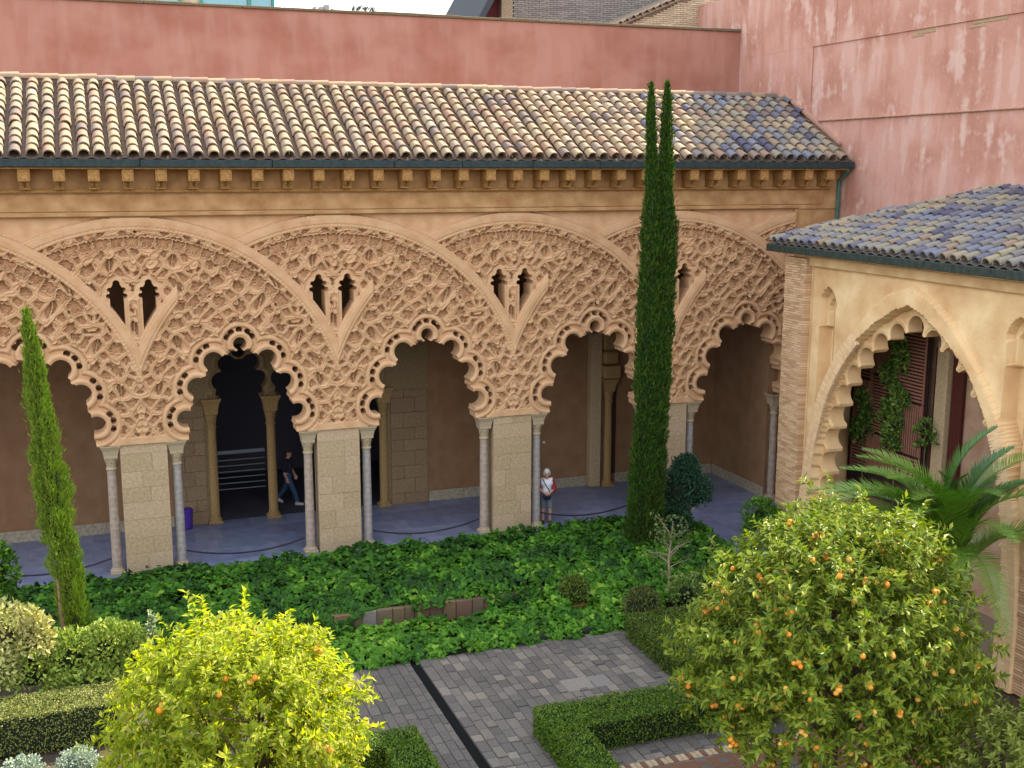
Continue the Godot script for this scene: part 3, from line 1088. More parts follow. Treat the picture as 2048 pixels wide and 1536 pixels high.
	while z < -0.5:
		put("skirting_slab", box_mesh(Vector3(8.665, 0, z + 0.003), Vector3(8.70, 0.33, minf(z + 1.1, -0.5) - 0.003), 0.006), mar, W)
		z += 1.1
	put("wall_lamp", box_mesh(Vector3(2.42, 1.55, -3.75), Vector3(2.5, 1.63, -3.7), 0.012), M(lin(0.6, 0.55, 0.45), 0.6), W)
	# the dark hall behind the portal
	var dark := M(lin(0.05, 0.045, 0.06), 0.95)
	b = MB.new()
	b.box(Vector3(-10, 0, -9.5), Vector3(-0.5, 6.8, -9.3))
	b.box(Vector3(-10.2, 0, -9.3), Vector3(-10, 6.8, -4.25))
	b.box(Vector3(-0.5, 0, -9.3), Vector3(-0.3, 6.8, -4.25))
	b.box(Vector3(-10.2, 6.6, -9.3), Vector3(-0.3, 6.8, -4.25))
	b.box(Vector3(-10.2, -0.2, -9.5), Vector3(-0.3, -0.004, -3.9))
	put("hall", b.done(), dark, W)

#@REDWALLS
func pink_image(sd: int, flake: float) -> ImageTexture:
	var W := 1024
	var Hh := 512
	var f := FastNoiseLite.new()
	f.seed = sd
	f.frequency = 1.0
	f.fractal_octaves = 4
	var g := FastNoiseLite.new()
	g.seed = sd + 9
	g.frequency = 1.0
	g.fractal_octaves = 3
	var data := PackedByteArray()
	data.resize(W * Hh * 3)
	var base := Color(0.755, 0.575, 0.505)
	var pale := Color(0.82, 0.71, 0.65)
	var deep := Color(0.67, 0.465, 0.39)
	var k := 0
	for y in Hh:
		var fy := 10.0 * y / Hh
		for x in W:
			var fx := 25.0 * x / W
			var cloud := f.get_noise_2d(fx * 0.35, fy * 0.5)
			var streak := g.get_noise_2d(fx * 1.5, fy * 0.3)
			var fine := f.get_noise_2d(fx * 3.0 + 50.0, fy * 3.0)
			var c := base.lerp(deep, clampf(cloud * 1.1 + 0.25, 0, 0.8))
			c = c.lerp(pale, clampf((streak - 0.12) * 1.5, 0, 0.4) * (0.3 + 0.7 * flake))
			c = c.lerp(deep, clampf((-streak - 0.2) * 1.8, 0, 0.5) * (0.5 + 0.5 * flake))
			c = c.lerp(pale, clampf((f.get_noise_2d(fx * 7.0, fy * 4.0 + 90.0) - 0.3) * 2.0, 0, 0.3) * flake)
			c = c.lerp(pale, clampf((fine * 0.45 + cloud * 0.9 + streak * 0.7 - 0.3) * 2.2, 0, 0.8) * flake)
			data[k] = int(c.r * 255); data[k + 1] = int(c.g * 255); data[k + 2] = int(c.b * 255)
			k += 3
	var im := Image.create_from_data(W, Hh, false, Image.FORMAT_RGB8, data)
	return ImageTexture.create_from_image(im)

func pink_mat(sd: int, tint: Color, flake: float) -> StandardMaterial3D:
	var m := M(tint, 0.95, pink_image(sd, flake), 0.04, null)
	m.uv1_scale = Vector3(0.04, 0.1, 0.04)
	m.uv1_offset = Vector3(0.576, 0.2, 0.576)
	return m

func build_red_walls() -> void:
	var back := pink_mat(12, Color(0.86, 0.80, 0.79), 0.12)
	var side := pink_mat(31, Color(0.98, 0.97, 0.97), 0.8)
	var A := thing("red_wall", "long dull red plaster wall rising behind the arcade roof", "wall")
	put("plaster", box_mesh(Vector3(-24, 9.0, -6.5), Vector3(10.62, 14.93, -6.07)), back, A)
	var cop := M(lin(0.20, 0.15, 0.09), 0.95, tex["grain"], 0.8)
	rng.seed = 61
	var x := -24.0
	while x < 10.4:
		var l := minf(rng.randf_range(1.1, 1.9), 10.6 - x)
		put("coping_stone", box_mesh(Vector3(x + 0.004, 14.932, -6.58), Vector3(x + l - 0.004, 15.01 + rng.randf_range(0, 0.025), -6.0 + rng.randf_range(-0.02, 0.01)), 0.015), cop, A)
		x += l
	var B := thing("pink_wall", "tall peeling pink side wall with thin ledges above both tiled roofs", "wall")
	# the recessed field lies between a proud upper band, a left strip and the wall below the ledge
	put("plaster", box_mesh(Vector3(10.66, -0.6, -12), Vector3(16.0, 16.2, -0.6)), side, B)
	put("plaster", box_mesh(Vector3(10.66, -0.6, -0.6), Vector3(16.0, 17.2, 7.6)), side, B)  # unseen top stepped up to shape the shadow on cypress and court
	put("plaster", box_mesh(Vector3(10.66, -0.6, 7.6), Vector3(16.0, 13.5, 24)), side, B)  # unseen top stepped down to let sun onto the right orange tree
	put("upper_plaster", box_mesh(Vector3(10.62, 14.05, -11.9), Vector3(10.657, 16.1, -0.61)), side, B)
	put("upper_plaster", box_mesh(Vector3(10.62, 14.05, -0.59), Vector3(10.657, 17.1, 7.5)), side, B)
	put("left_plaster", box_mesh(Vector3(10.62, 11.80, -11.9), Vector3(10.657, 14.047, -1.75)), side, B)
	put("lower_plaster", box_mesh(Vector3(10.62, 0, -11.9), Vector3(10.657, 11.75, 23.9)), side, B)
	var led := M(lin(0.56, 0.33, 0.24), 0.9, tex["grain"], 0.8)
	put("ledge", box_mesh(Vector3(10.555, 11.75, -2.1), Vector3(10.66, 11.80, 23.8), 0.012), led, B)
	# verge strip along the end of the arcade roof
	var b := MB.new()
	var p0 := Vector3(10.5, 12.60, -3.05)
	var p1 := Vector3(10.5, 11.02, 0.0)
	for e in [[p0, p1]]:
		var q := Vector3(0.14, 0, 0)
		var h := Vector3(0, 0.09, 0)
		b.quad(e[0], e[1], e[1] + h, e[0] + h)
		b.quad(e[0] + h, e[1] + h, e[1] + h + q, e[0] + h + q)
		b.quad(e[1], e[1] + q, e[1] + q + h, e[1] + h)
	put("verge_strip", b.done(), led, B)
	var bare := M(lin(0.50, 0.37, 0.22), 0.95, tex["grain"], 1.5)
	for s in [[3.05, 13.92, 0.75, 0.10], [5.2, 13.95, 1.2, 0.08], [2.85, 13.86, 0.5, 0.06], [5.05, 13.86, 0.6, 0.07]]:
		put("bare_patch", box_mesh(Vector3(10.645, s[1], s[0]), Vector3(10.672, s[1] + s[3], s[0] + s[2]), 0.008), bare, B)

#@PAVILION
func curve_at(tab: Array, y: float) -> float:   # half width of a pointed arch at height y
	for i in tab.size() - 1:
		if y >= tab[i][0] and y <= tab[i + 1][0]:
			var t: float = (y - tab[i][0]) / (tab[i + 1][0] - tab[i][0])
			return lerpf(tab[i][1], tab[i + 1][1], t)
	return -1.0 if y > tab[-1][0] else tab[0][1]

func smooth_arch(pts: Array) -> Array:   # Catmull-Rom through [height, half width]
	var out := []
	for i in pts.size() - 1:
		var p0: Array = pts[maxi(i - 1, 0)]
		var p3: Array = pts[mini(i + 2, pts.size() - 1)]
		for s in 6:
			var t := s / 6.0
			out.append([lerpf(pts[i][0], pts[i + 1][0], t), cubic_interpolate(pts[i][1], pts[i + 1][1], p0[1], p3[1], t)])
	out.append(pts[-1])
	return out

func build_pavilion() -> void:
	var w := Color.WHITE
	var P := thing("side_gallery", "cream plastered gallery with a brick edged pointed lobed arch and mottled tile roof", "building")
	var cream := M(lin(0.80, 0.60, 0.345), 0.95, noise_tex("cream", 0.007, Color(0.86, 0.76, 0.68), Color(1, 0.98, 0.95), 5), 0.22, tex["rough_n"], 0.25)
	var outer := smooth_arch([[-0.6, 4.0], [1.4, 3.95], [3.2, 3.7], [4.5, 3.32], [5.1, 3.0], [6.0, 2.35], [6.95, 1.42], [7.4, 0.72], [7.67, 0.0]])
	var inner := smooth_arch([[-0.6, 3.55], [1.4, 3.5], [3.2, 3.3], [4.39, 2.98], [5.1, 2.6], [5.95, 2.02], [6.6, 1.2], [7.0, 0.5], [7.18, 0.0]])
	var open := smooth_arch([[-0.6, 3.12], [2.0, 3.08], [2.71, 3.02], [3.4, 2.9], [4.02, 2.74], [4.63, 2.49], [5.19, 2.1], [5.69, 1.64], [6.12, 1.12], [6.42, 0.5], [6.6, 0.0]])
	var zc := 8.25
	var lobe := []
	for s in [-1, 1]:
		for q in [[0.62, 6.42], [1.20, 6.11], [1.72, 5.68], [2.18, 5.17], [2.55, 4.60], [2.80, 3.99], [2.96, 3.35], [3.06, 2.70], [3.10, 2.04], [3.10, 1.38], [3.10, 0.72]]:
			lobe.append(Vector2(s * q[0], q[1]))
	lobe.append(Vector2(0, 6.68))
	var c := 0.04
	var z0 := 3.3
	var nx := int(10.4 / c) + 1
	var ny := int(8.7 / c) + 1
	var H := PackedFloat32Array()
	var S := PackedFloat32Array()
	H.resize(nx * ny)
	S.resize(nx * ny)
	for j in ny:
		for i in nx:
			var p := Vector2(z0 + i * c - zc, -0.62 + j * c)
			var a := absf(p.x)
			var wo := curve_at(outer, p.y)
			var wi := curve_at(inner, p.y)
			var wp := curve_at(open, p.y)
			var s := a - wp - 0.05 if wp >= 0 else 1.0
			if p.y > 6.3: s = maxf(s, p.y - 6.6) if wp < 0 else s
			for q in lobe:
				if absf(q.y - p.y) < 0.6: s = minf(s, p.distance_to(q) - 0.268)
			s = minf(s, minf(p.x + 8.25 - 3.32, 8.05 - p.y))
			var h := 0.0
			if wo >= 0 and a < wo: h = 0.12
			if wi >= 0 and a < wi:
				h = -0.15
				for q in lobe:
					if absf(p.distance_to(q) - 0.35) < 0.03: h = -0.12
			if wo < 0 or a > wo:
				# blind niches either side of the arch
				for nz in [-3.22, 3.32]:
					var hw := 0.30
					var top := 6.88
					var inn := absf(p.x - nz) < hw and p.y < top or p.distance_to(Vector2(nz, top)) < hw * 1.08
					if p.y > top: inn = inn or p.distance_to(Vector2(nz - 0.12, top)) < 0.42 and p.distance_to(Vector2(nz + 0.12, top)) < 0.42
					if p.y < 6.3 and p.y > 6.22: inn = absf(p.x - nz) < hw - 0.04
					if inn: h = -0.36 if p.y < 6.26 else (-0.30 if p.distance_to(Vector2(nz + 0.05, 6.75)) < 0.24 or absf(p.x - nz - 0.05) < 0.2 and p.y < 6.75 else -0.2)
				if p.x < -3.93: h = -0.10      # dark groove beside the brick pier
			H[j * nx + i] = h
			S[j * nx + i] = s
	var face := Transform3D(Basis(Vector3(0, 0, 1), Vector3.UP, Vector3(-1, 0, 0)), Vector3(6.8, 0, 0))
	var t2 := face
	t2.origin = Vector3(6.8, 0, zc - zc)
	put("arched_wall", relief(z0, -0.62, nx, ny, c, H, S, -0.55), cream, P, t2)
	# cornice, end wall
	put("cornice", box_mesh(Vector3(6.70, 7.80, 4.25), Vector3(7.0, 8.04, 14), 0.02), M(lin(0.66, 0.50, 0.28), 0.9, tex["cream"], 0.3), P)
	put("end_wall", box_mesh(Vector3(7.35, -0.6, 3.25), Vector3(10.6, 8.1, 3.6)), cream, P)
	# brickwork: the corner pier, the arch ring and the strip below the right niche
	var bricks := []
	rng.seed = 71
	var bcol := []
	var tone := [Color(.64, .41, .23), Color(.57, .35, .19), Color(.70, .47, .28), Color(.50, .30, .16), Color(.62, .39, .215)]
	var unit := box_mesh(Vector3(-0.5, -0.5, -0.5), Vector3(0.5, 0.5, 0.5))
	var y := -0.6
	var row := 0
	while y < 7.95:
		var z := 3.17
		var first := true
		while z < 4.12:
			var l: float = 0.145 if first and row % 2 else 0.29
			first = false
			l = minf(l, 4.13 - z)
			if l > 0.04:
				bricks.append(Transform3D(Basis(Vector3(0.3, 0, 0), Vector3(0, 0.05, 0), Vector3(0, 0, l - 0.012)), Vector3(6.85 + rng.randf_range(-0.008, 0.008), y + 0.03, z + l / 2)))
				bcol.append(tone[rng.randi() % 5])
			z += l
		for q in 2:      # the far side of the corner
			bricks.append(Transform3D(Basis(Vector3(0.26, 0, 0), Vector3(0, 0.05, 0), Vector3(0, 0, 0.2)), Vector3(7.15 + q * 0.28, y + 0.03, 3.27)))
			bcol.append(tone[rng.randi() % 5])
		y += 0.066
		row += 1
	var pier_core := put("brick_pier", box_mesh(Vector3(6.73, -0.6, 3.19), Vector3(7.4, 7.98, 4.12)), M(lin(0.40, 0.29, 0.19), 1.0), P)
	var bm := M(w, 0.95)
	bm.vertex_color_use_as_albedo = true
	scatter("pier_brick", pier_core, unit, bm, bricks, bcol)
	bricks = []
	bcol = []
	for s in [-1, 1]:
		var last := 99.0
		var i := 0
		y = -0.58
		while y < 6.75:
			var lim := 6.3 if s < 0 else 5.0
			if y > lim: break
			var wo := curve_at(outer, y)
			var wi := curve_at(inner, y)
			var dw := (curve_at(outer, y + 0.05) - curve_at(outer, y - 0.05)) / 0.1
			var n2 := Vector2(1.0, -dw).normalized()      # outward normal in (|z|, y)
			var tdir := Vector2(dw, 1.0).normalized()
			for e in 2:
				var cl := 0.18
				var mid := Vector2(wo, y) - n2 * (0.02 + cl / 2 + e * (cl + 0.01))
				var bz := Vector3(0, n2.y, s * n2.x)
				var by := Vector3(0, tdir.y, s * tdir.x)
				bricks.append(Transform3D(Basis(Vector3(0.1, 0, 0), by * 0.048, bz * (cl - 0.012)), Vector3(6.725 + rng.randf_range(-0.005, 0.005), mid.y, zc + s * mid.x)))
				bcol.append(tone[rng.randi() % 5].lerp(Color(.76, .54, .31), 0.5))
			y += 0.066 * maxf(0.35, tdir.y)
	var yb := -0.55
	while yb < 4.4:     # pier right of the arch
		for q in 3:
			bricks.append(Transform3D(Basis(Vector3(0.1, 0, 0), Vector3(0, 0.05, 0), Vector3(0, 0, 0.27)), Vector3(6.79, yb, 12.35 + q * 0.285)))
			bcol.append(tone[rng.randi() % 5])
		yb += 0.066
	scatter("arch_brick", P, unit, bm, bricks, bcol)
	# gutter in lengths with a mitred end
	var gm := M(lin(0.05, 0.058, 0.046), 0.6, tex["patina"], 0.6)
	var z := 2.62
	rng.seed = 15
	while z < 14:
		var l := rng.randf_range(0.8, 1.3)
		put("gutter", box_mesh(Vector3(6.42, 8.10, z), Vector3(6.60, 8.29, z + l - 0.012), 0.012), gm, P)
		z += l
	put("gutter", box_mesh(Vector3(6.605, 8.10, 2.62), Vector3(10.5, 8.285, 2.78), 0.012), gm, P)
	put("eaves_board", box_mesh(Vector3(6.6, 8.06, 2.8), Vector3(10.6, 8.12, 14)), cream, P)
	# hipped roof
	var up := Vector3(4.1, 1.46, 0).normalized()
	var o := Vector3(6.52, 8.36, 2.6)
	var cols := 36
	var pitch := 0.33
	var hip := func(e: float) -> float: return clampf(e, 0.0, 4.1) / up.x
	var roof := put("roof", pan_sheet(o, Vector3(0, 0, 1), up, cols, pitch, hip), M(lin(0.15, 0.13, 0.115), 0.95, tex["grain"], 1.6), P)
	lay_tiles(roof, o - up * 0.04 + Vector3(0, 0, 0.165), Vector3(0, 0, 1), up, cols, 12, pitch, 0.375, 0.13, old_shade_tiles, func(q): return q.x - 6.52 < q.z - 2.62 + 0.1 and q.x < 10.5, 300, 19)
	var b := MB.new()
	b.tri(Vector3(6.52, 8.33, 2.6), Vector3(10.62, 9.79, 6.7), Vector3(10.62, 8.33, 2.6))
	put("hip_slope", b.done(), old_shade_tiles[1], roof)
	rng.seed = 5
	var ht := tile_mesh(0.5, 0.14, 0.115, 0.022)
	var hd := Vector3(4.1, 1.46, 4.1).normalized()
	for k in 14:
		var zz := -hd
		var xx := zz.cross(Vector3.UP).normalized()
		var tr := Transform3D(Basis(xx, zz.cross(xx) if zz.cross(xx).y > 0 else -zz.cross(xx), zz), Vector3(6.56, 8.38, 2.64) + hd * (0.42 * k))
		put("hip_tile", ht, old_shade_tiles[[0, 5, 3, 7, 1][rng.randi() % 5]], roof, tr)
	# inside: back wall, stone pillar and dark doors
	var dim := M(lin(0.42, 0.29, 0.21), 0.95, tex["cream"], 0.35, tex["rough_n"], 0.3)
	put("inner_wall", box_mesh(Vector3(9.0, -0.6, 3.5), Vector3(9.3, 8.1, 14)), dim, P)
	put("stone_pillar", box_mesh(Vector3(8.7, -0.6, 6.98), Vector3(8.99, 6.1, 7.38), 0.04), ashlar[0], P)
	var red := M(lin(0.09, 0.018, 0.012), 0.7, tex["grain"], 1.0)
	put("door", box_mesh(Vector3(8.86, -0.6, 7.40), Vector3(8.99, 5.9, 7.78), 0.02), red, P)
	put("door", box_mesh(Vector3(8.86, -0.6, 6.76), Vector3(8.99, 5.9, 6.96), 0.02), red, P)
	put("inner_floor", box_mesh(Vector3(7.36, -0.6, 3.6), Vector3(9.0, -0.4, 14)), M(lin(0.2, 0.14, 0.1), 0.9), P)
	# trellis of slatted panels
	var T := thing("trellis", "brown slatted wood trellis of square panels standing inside the lobed arch", "trellis", Vector3(8.62, 0, 0))
	put("shade_backing", box_mesh(Vector3(0.06, 1.5, 3.7), Vector3(0.12, 6.5, 6.74)), M(lin(0.03, 0.014, 0.012), 1.0), T)  # dark sheet added so the gaps between slats look deeply shaded
	var sm := M(lin(0.36, 0.16, 0.11), 0.75, tex["grain"], 1.2)
	var zs := [3.9, 4.62, 5.72, 6.72]
	var ys := [[2.1, 3.5, 4.7, 5.9], [2.2, 3.3, 4.9, 6.1], [2.4, 3.0, 4.4, 6.4]]
	for cc in 3:
		for r in 3:
			var lo := Vector2(zs[cc] + 0.03, ys[cc][r] + 0.03)
			var hi := Vector2(zs[cc + 1] - 0.03, ys[cc][r + 1] - 0.03)
			var fr := MB.new()
			fr.box(Vector3(-0.02, lo.y - 0.02, lo.x - 0.02), Vector3(0.02, hi.y + 0.02, lo.x + 0.015))
			fr.box(Vector3(-0.02, lo.y - 0.02, hi.x - 0.015), Vector3(0.02, hi.y + 0.02, hi.x + 0.02))
			var panel := put("frame", fr.done(), sm, T)
			var flat := (cc + r) % 2 == 0
			var span := hi.y - lo.y if flat else hi.x - lo.x
			var n := int(span / 0.085)
			for k in n:
				var e := (k + 0.5) * span / n
				var m: ArrayMesh
				if flat: m = box_mesh(Vector3(-0.035, lo.y + e - 0.024, lo.x + 0.016), Vector3(-0.006, lo.y + e + 0.024, hi.x - 0.016))
				else: m = box_mesh(Vector3(-0.035, lo.y, lo.x + e - 0.022), Vector3(-0.006, hi.y, lo.x + e + 0.022))
				put("slat", m, sm, panel)

#@BACKGROUND
func build_background() -> void:
	var w := Color.WHITE
	# building with green windows, beyond the red wall
	var G := thing("office_block", "cream building with green framed windows beyond the red wall at left", "building")
	var cr := M(lin(0.62, 0.52, 0.36), 0.9, tex["blotch"], 0.3)
	put("wall", box_mesh(Vector3(-24, 10, -33), Vector3(-2.35, 22, -25.2)), cr, G)
	var green := M(lin(0.05, 0.28, 0.24), 0.5)
	var glass := M(lin(0.10, 0.30, 0.33), 0.1)
	glass.metallic_specular = 0.8
	for k in 5:
		var x := -22.0 + k * 4.1
		var wd := 3.3
		var fr := MB.new()
		fr.cbox(Vector3(x, 17.38, -25.2), Vector3(x + wd, 17.52, -25.05), 0.01)
		fr.cbox(Vector3(x, 20.4, -25.2), Vector3(x + wd, 20.5, -25.05), 0.01)
		for q in [0.0, 0.66, 1.0]:
			fr.cbox(Vector3(x + q * (wd - 0.12), 17.52, -25.2), Vector3(x + q * (wd - 0.12) + 0.12, 20.4, -25.06), 0.01)
		var win := put("window", fr.done(), green, G)
		put("pane", box_mesh(Vector3(x + 0.13, 17.53, -25.19), Vector3(x + wd * 0.62, 20.39, -25.15)), glass, win)
		put("pane", box_mesh(Vector3(x + wd * 0.68, 17.53, -25.19), Vector3(x + wd - 0.15, 20.39, -25.15)), glass, win)
	# brick house right of centre
	var B := thing("brick_house", "buff brick house with sloping tiled eaves beyond the red wall at right", "building")
	var br := M(lin(0.40, 0.31, 0.21), 0.95, tex["grain"], 0.9)
	put("wall", box_mesh(Vector3(4.6, 10, -18), Vector3(15, 21, -13.0)), M(lin(0.20, 0.17, 0.145), 0.95, tex["grain"], 0.9), B)
	put("corner_strip", box_mesh(Vector3(4.3, 10, -18), Vector3(4.75, 21, -12.9)), br, B)
	put("wing", box_mesh(Vector3(7.0, 10, -12.9), Vector3(12.4, 15.1, -9.2)), br, B)
	var rows := []
	var rc := []
	rng.seed = 91
	var unit := box_mesh(Vector3(-0.5, -0.5, -0.5), Vector3(0.5, 0.5, 0.5))
	for r in 26:
		for k in 34:
			var x := 4.8 + k * 0.3 + (0.15 if r % 2 else 0.0)
			rows.append(Transform3D(Basis(Vector3(0.285, 0, 0), Vector3(0, 0.062, 0), Vector3(0, 0, 0.1)), Vector3(x, 15.2 + r * 0.075, -12.97 + rng.randf_range(-0.006, 0.006))))
			rc.append(Color(.22, .185, .16) * rng.randf_range(0.85, 1.2))
	var bm := M(w, 0.95)
	bm.vertex_color_use_as_albedo = true
	scatter("brick", B, unit, bm, rows, rc)
	# sloping verge of the wing with its row of tile ends
	var gable := MB.new()
	gable.tri(Vector3(6.9, 15.1, -9.18), Vector3(12.4, 15.1, -9.18), Vector3(12.4, 17.4, -9.18))
	gable.quad(Vector3(12.4, 15.1, -9.18), Vector3(12.4, 15.1, -12.9), Vector3(12.4, 17.4, -12.9), Vector3(12.4, 17.4, -9.18))
	put("gable", gable.done(), br, B)
	var wing_rows := []
	var wing_cols := []
	for r in 22:
		for k in 20:
			var x := 7.0 + k * 0.275 + (0.13 if r % 2 else 0.0)
			var yy := 14.9 + r * 0.07
			if yy > 15.1 + (x - 7.1) * 0.41: continue
			wing_rows.append(Transform3D(Basis(Vector3(0.262, 0, 0), Vector3(0, 0.057, 0), Vector3(0, 0, 0.1)), Vector3(x, yy, -9.16 + rng.randf_range(-0.006, 0.006))))
			wing_cols.append(Color(.50, .38, .25) * rng.randf_range(0.85, 1.15))
	scatter("wing_brick", B, unit, bm, wing_rows, wing_cols)
	var rp := MB.new()
	rp.quad(Vector3(6.5, 15.02, -8.95), Vector3(12.7, 17.62, -8.95), Vector3(12.7, 17.62, -13.2), Vector3(6.5, 15.02, -13.2))
	rp.quad(Vector3(6.5, 14.94, -8.95), Vector3(12.7, 17.54, -8.95), Vector3(12.7, 17.62, -8.95), Vector3(6.5, 15.02, -8.95))
	var roof := put("roof", rp.done(), tiles[3], B)
	var tm := tile_mesh(0.45, 0.1, 0.085, 0.02)
	for k in 24:
		var q := k / 23.0
		put("roof_tile", tm, tiles[[0, 4, 1, 2, 6][k % 5]], roof, Transform3D(Basis(), Vector3(6.6 + 6.0 * q, 15.06 + 2.52 * q, -8.88)))
	# dark gabled roof left of the brick house
	var D := thing("dark_gable", "dark steep roof end with deep shaded eaves left of the brick house", "roof")
	var dk := M(lin(0.05, 0.055, 0.06), 0.8)
	var rd := M(lin(0.09, 0.02, 0.02), 0.9)
	var gb := MB.new()
	gb.quad(Vector3(2.9, 15.3, -12.4), Vector3(3.1, 15.2, -12.4), Vector3(5.5, 19.4, -12.4), Vector3(5.3, 19.5, -12.4))
	gb.quad(Vector3(2.9, 15.3, -12.4), Vector3(5.3, 19.5, -12.4), Vector3(5.3, 19.5, -18), Vector3(2.9, 15.3, -18))
	gb.quad(Vector3(3.1, 15.2, -18), Vector3(5.5, 19.4, -18), Vector3(5.5, 19.4, -12.4), Vector3(3.1, 15.2, -12.4))
	put("roof", gb.done(), dk, D)
	var gw := MB.new()
	gw.quad(Vector3(3.3, 10, -13.2), Vector3(4.3, 10, -13.2), Vector3(4.3, 17.4, -13.2), Vector3(3.3, 15.5, -13.2))
	put("gable_wall", gw.done(), rd, D)
	# far rooftops on the horizon and weeds on the coping
	rng.seed = 4
	for k in 4:
		var s := tag(put("far_chimney", box_mesh(Vector3(-0.5, -9, -0.5), Vector3(0.5, 0.35 - 0.1 * (k % 2), 0.5)), M(lin(0.32, 0.30, 0.28), 0.9), self, Transform3D(Basis.from_scale(Vector3(0.25 + 0.12 * (k % 3), 1, 1)), Vector3([12.95, 13.6, 14.2, 14.8][k], 26.5 + 0.12 * (k % 3), -95))), ["slim grey rooftop block furthest left on the far skyline", "low grey rooftop block second from left on the far skyline", "wide grey rooftop block third from left on the far skyline", "grey rooftop block furthest right on the far skyline"][k], "chimney", "rooftop blocks far off above the red wall")
	var wd := thing("coping_weed", "small dry weed growing on top of the red wall", "plant", Vector3(-2.6, 15.0, -6.2))
	var xf := []
	for k in 60:
		xf.append(leaf_xf(Vector3(rng.randf_range(-0.35, 0.35), 0, rng.randf_range(-0.1, 0.1)), Vector3(rng.randf_range(-0.6, 0.6), 1, rng.randf_range(-0.4, 0.4)), Vector3(0, 0, 1), rng.randf_range(0.1, 0.32)))
	scatter("foliage", wd, make_leaf(1.0, 0.12, 0.3), leafmat(Color(.3, .3, .1)), xf, [Color(.10, .085, .05), Color(.07, .075, .035)])

#@GARDEN
func ivy_y(x: float, z: float) -> float:
	return 0.3 * noise.get_noise_2d(x * 1.0, z * 1.3) + 0.13 * noise.get_noise_2d(x * 2.6 + 9, z * 2.6) + 0.06 * noise.get_noise_2d(x * 4.0 + 30, z * 4.0)

func ivy_patch(parent: Node, prof: Array, x0: float, x1: float, per: float, cols: Array, clip: Callable, size := 0.15) -> void:
	var lens := []
	var total := 0.0
	for i in prof.size() - 1:
		total += prof[i].distance_to(prof[i + 1])
		lens.append(total)
	var n := int(total * (x1 - x0) * per)
	var xf := []
	var tint := []
	for k in n:
		var s := rng.randf() * total
		var i := 0
		while lens[i] < s: i += 1
		var prev: float = lens[i - 1] if i > 0 else 0.0
		var q: Vector2 = prof[i].lerp(prof[i + 1], (s - prev) / (lens[i] - prev))
		var x := rng.randf_range(x0, x1)
		var d: Vector2 = (prof[i + 1] - prof[i]).normalized()
		var nn := Vector3(0, d.x, -d.y)
		if nn.y < -0.2: nn = -nn
		var p := Vector3(x, q.y, q.x) + nn * (ivy_y(x, q.x + q.y * 2.0) + rng.randf_range(-0.06, 0.05))
		if not clip.call(p): continue
		var f := (nn * 0.8 + Vector3(0, 0.35, 0.25) + rv() * 0.75).normalized()
		var dir := (rv() + Vector3(0, -0.5, 0.3))
		dir = dir - f * dir.dot(f)
		if rng.randf() < 0.02: p += nn * rng.randf_range(0.04, 0.14)
		xf.append(leaf_xf(p, dir, f, size * rng.randf_range(0.55, 1.45)))
		tint.append(cols[int(clampf((noise.get_noise_3d(p.x * 1.8, p.y * 3.0, p.z * 1.8) * 0.7 + 0.42) * cols.size() + rng.randfn(0.0, 1.1), 0, cols.size() - 1))])
	scatter("foliage", parent, ivy_leaf, leafmat(Color(.3, .5, .03), 0.55, 0.3), xf, tint)

# clipped box hedge: a dark core with small leaves all over its faces
func hedge(called: String, label: String, boxes: Array, cols: Array, per := 2200.0, size := 0.042, front := 1.0) -> void:
	var h := thing(called, label, "hedge")
	var b := MB.new()
	for e in boxes:
		b.cbox(e[0] + Vector3(0.06, 0, 0.06), e[1] - Vector3(0.06, 0.06, 0.06), 0.03)
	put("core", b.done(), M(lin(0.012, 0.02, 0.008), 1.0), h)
	var xf := []
	for e in boxes:
		var lo: Vector3 = e[0]
		var hi: Vector3 = e[1]
		var d := hi - lo
		var faces := [[d.x * d.z, Vector3.UP], [d.x * d.y, Vector3(0, 0, 1)], [d.x * d.y, Vector3(0, 0, -1)], [d.y * d.z, Vector3.RIGHT], [d.y * d.z, Vector3.LEFT]]
		for f in faces:
			var bare: float = front if f[1].z > 0 else 1.0  # thinned front: partly bare twigs, partly dark core standing in for shade
			for k in int(f[0] * per * bare):
				var p := lo + Vector3(rng.randf() * d.x, rng.randf() * d.y, rng.randf() * d.z)
				var n: Vector3 = f[1]
				if n.y > 0: p.y = hi.y
				elif n.z > 0: p.z = hi.z
				elif n.z < 0: p.z = lo.z
				elif n.x > 0: p.x = hi.x
				else: p.x = lo.x
				var o := 0.06 * noise.get_noise_3d(p.x * 3, p.y * 3, p.z * 3) - 0.015 + rng.randf_range(-0.035, 0.015)
				if rng.randf() < 0.03: o += rng.randf_range(0.0, 0.04)
				p += n * o
				xf.append(leaf_xf(p, n * 0.7 + rv(), n + rv() * 0.7, size * rng.randf_range(0.7, 1.3)))
	scatter("foliage", h, leaf_small, leafmat(Color(.3, .45, .06), 0.5, 0.35), xf, cols)

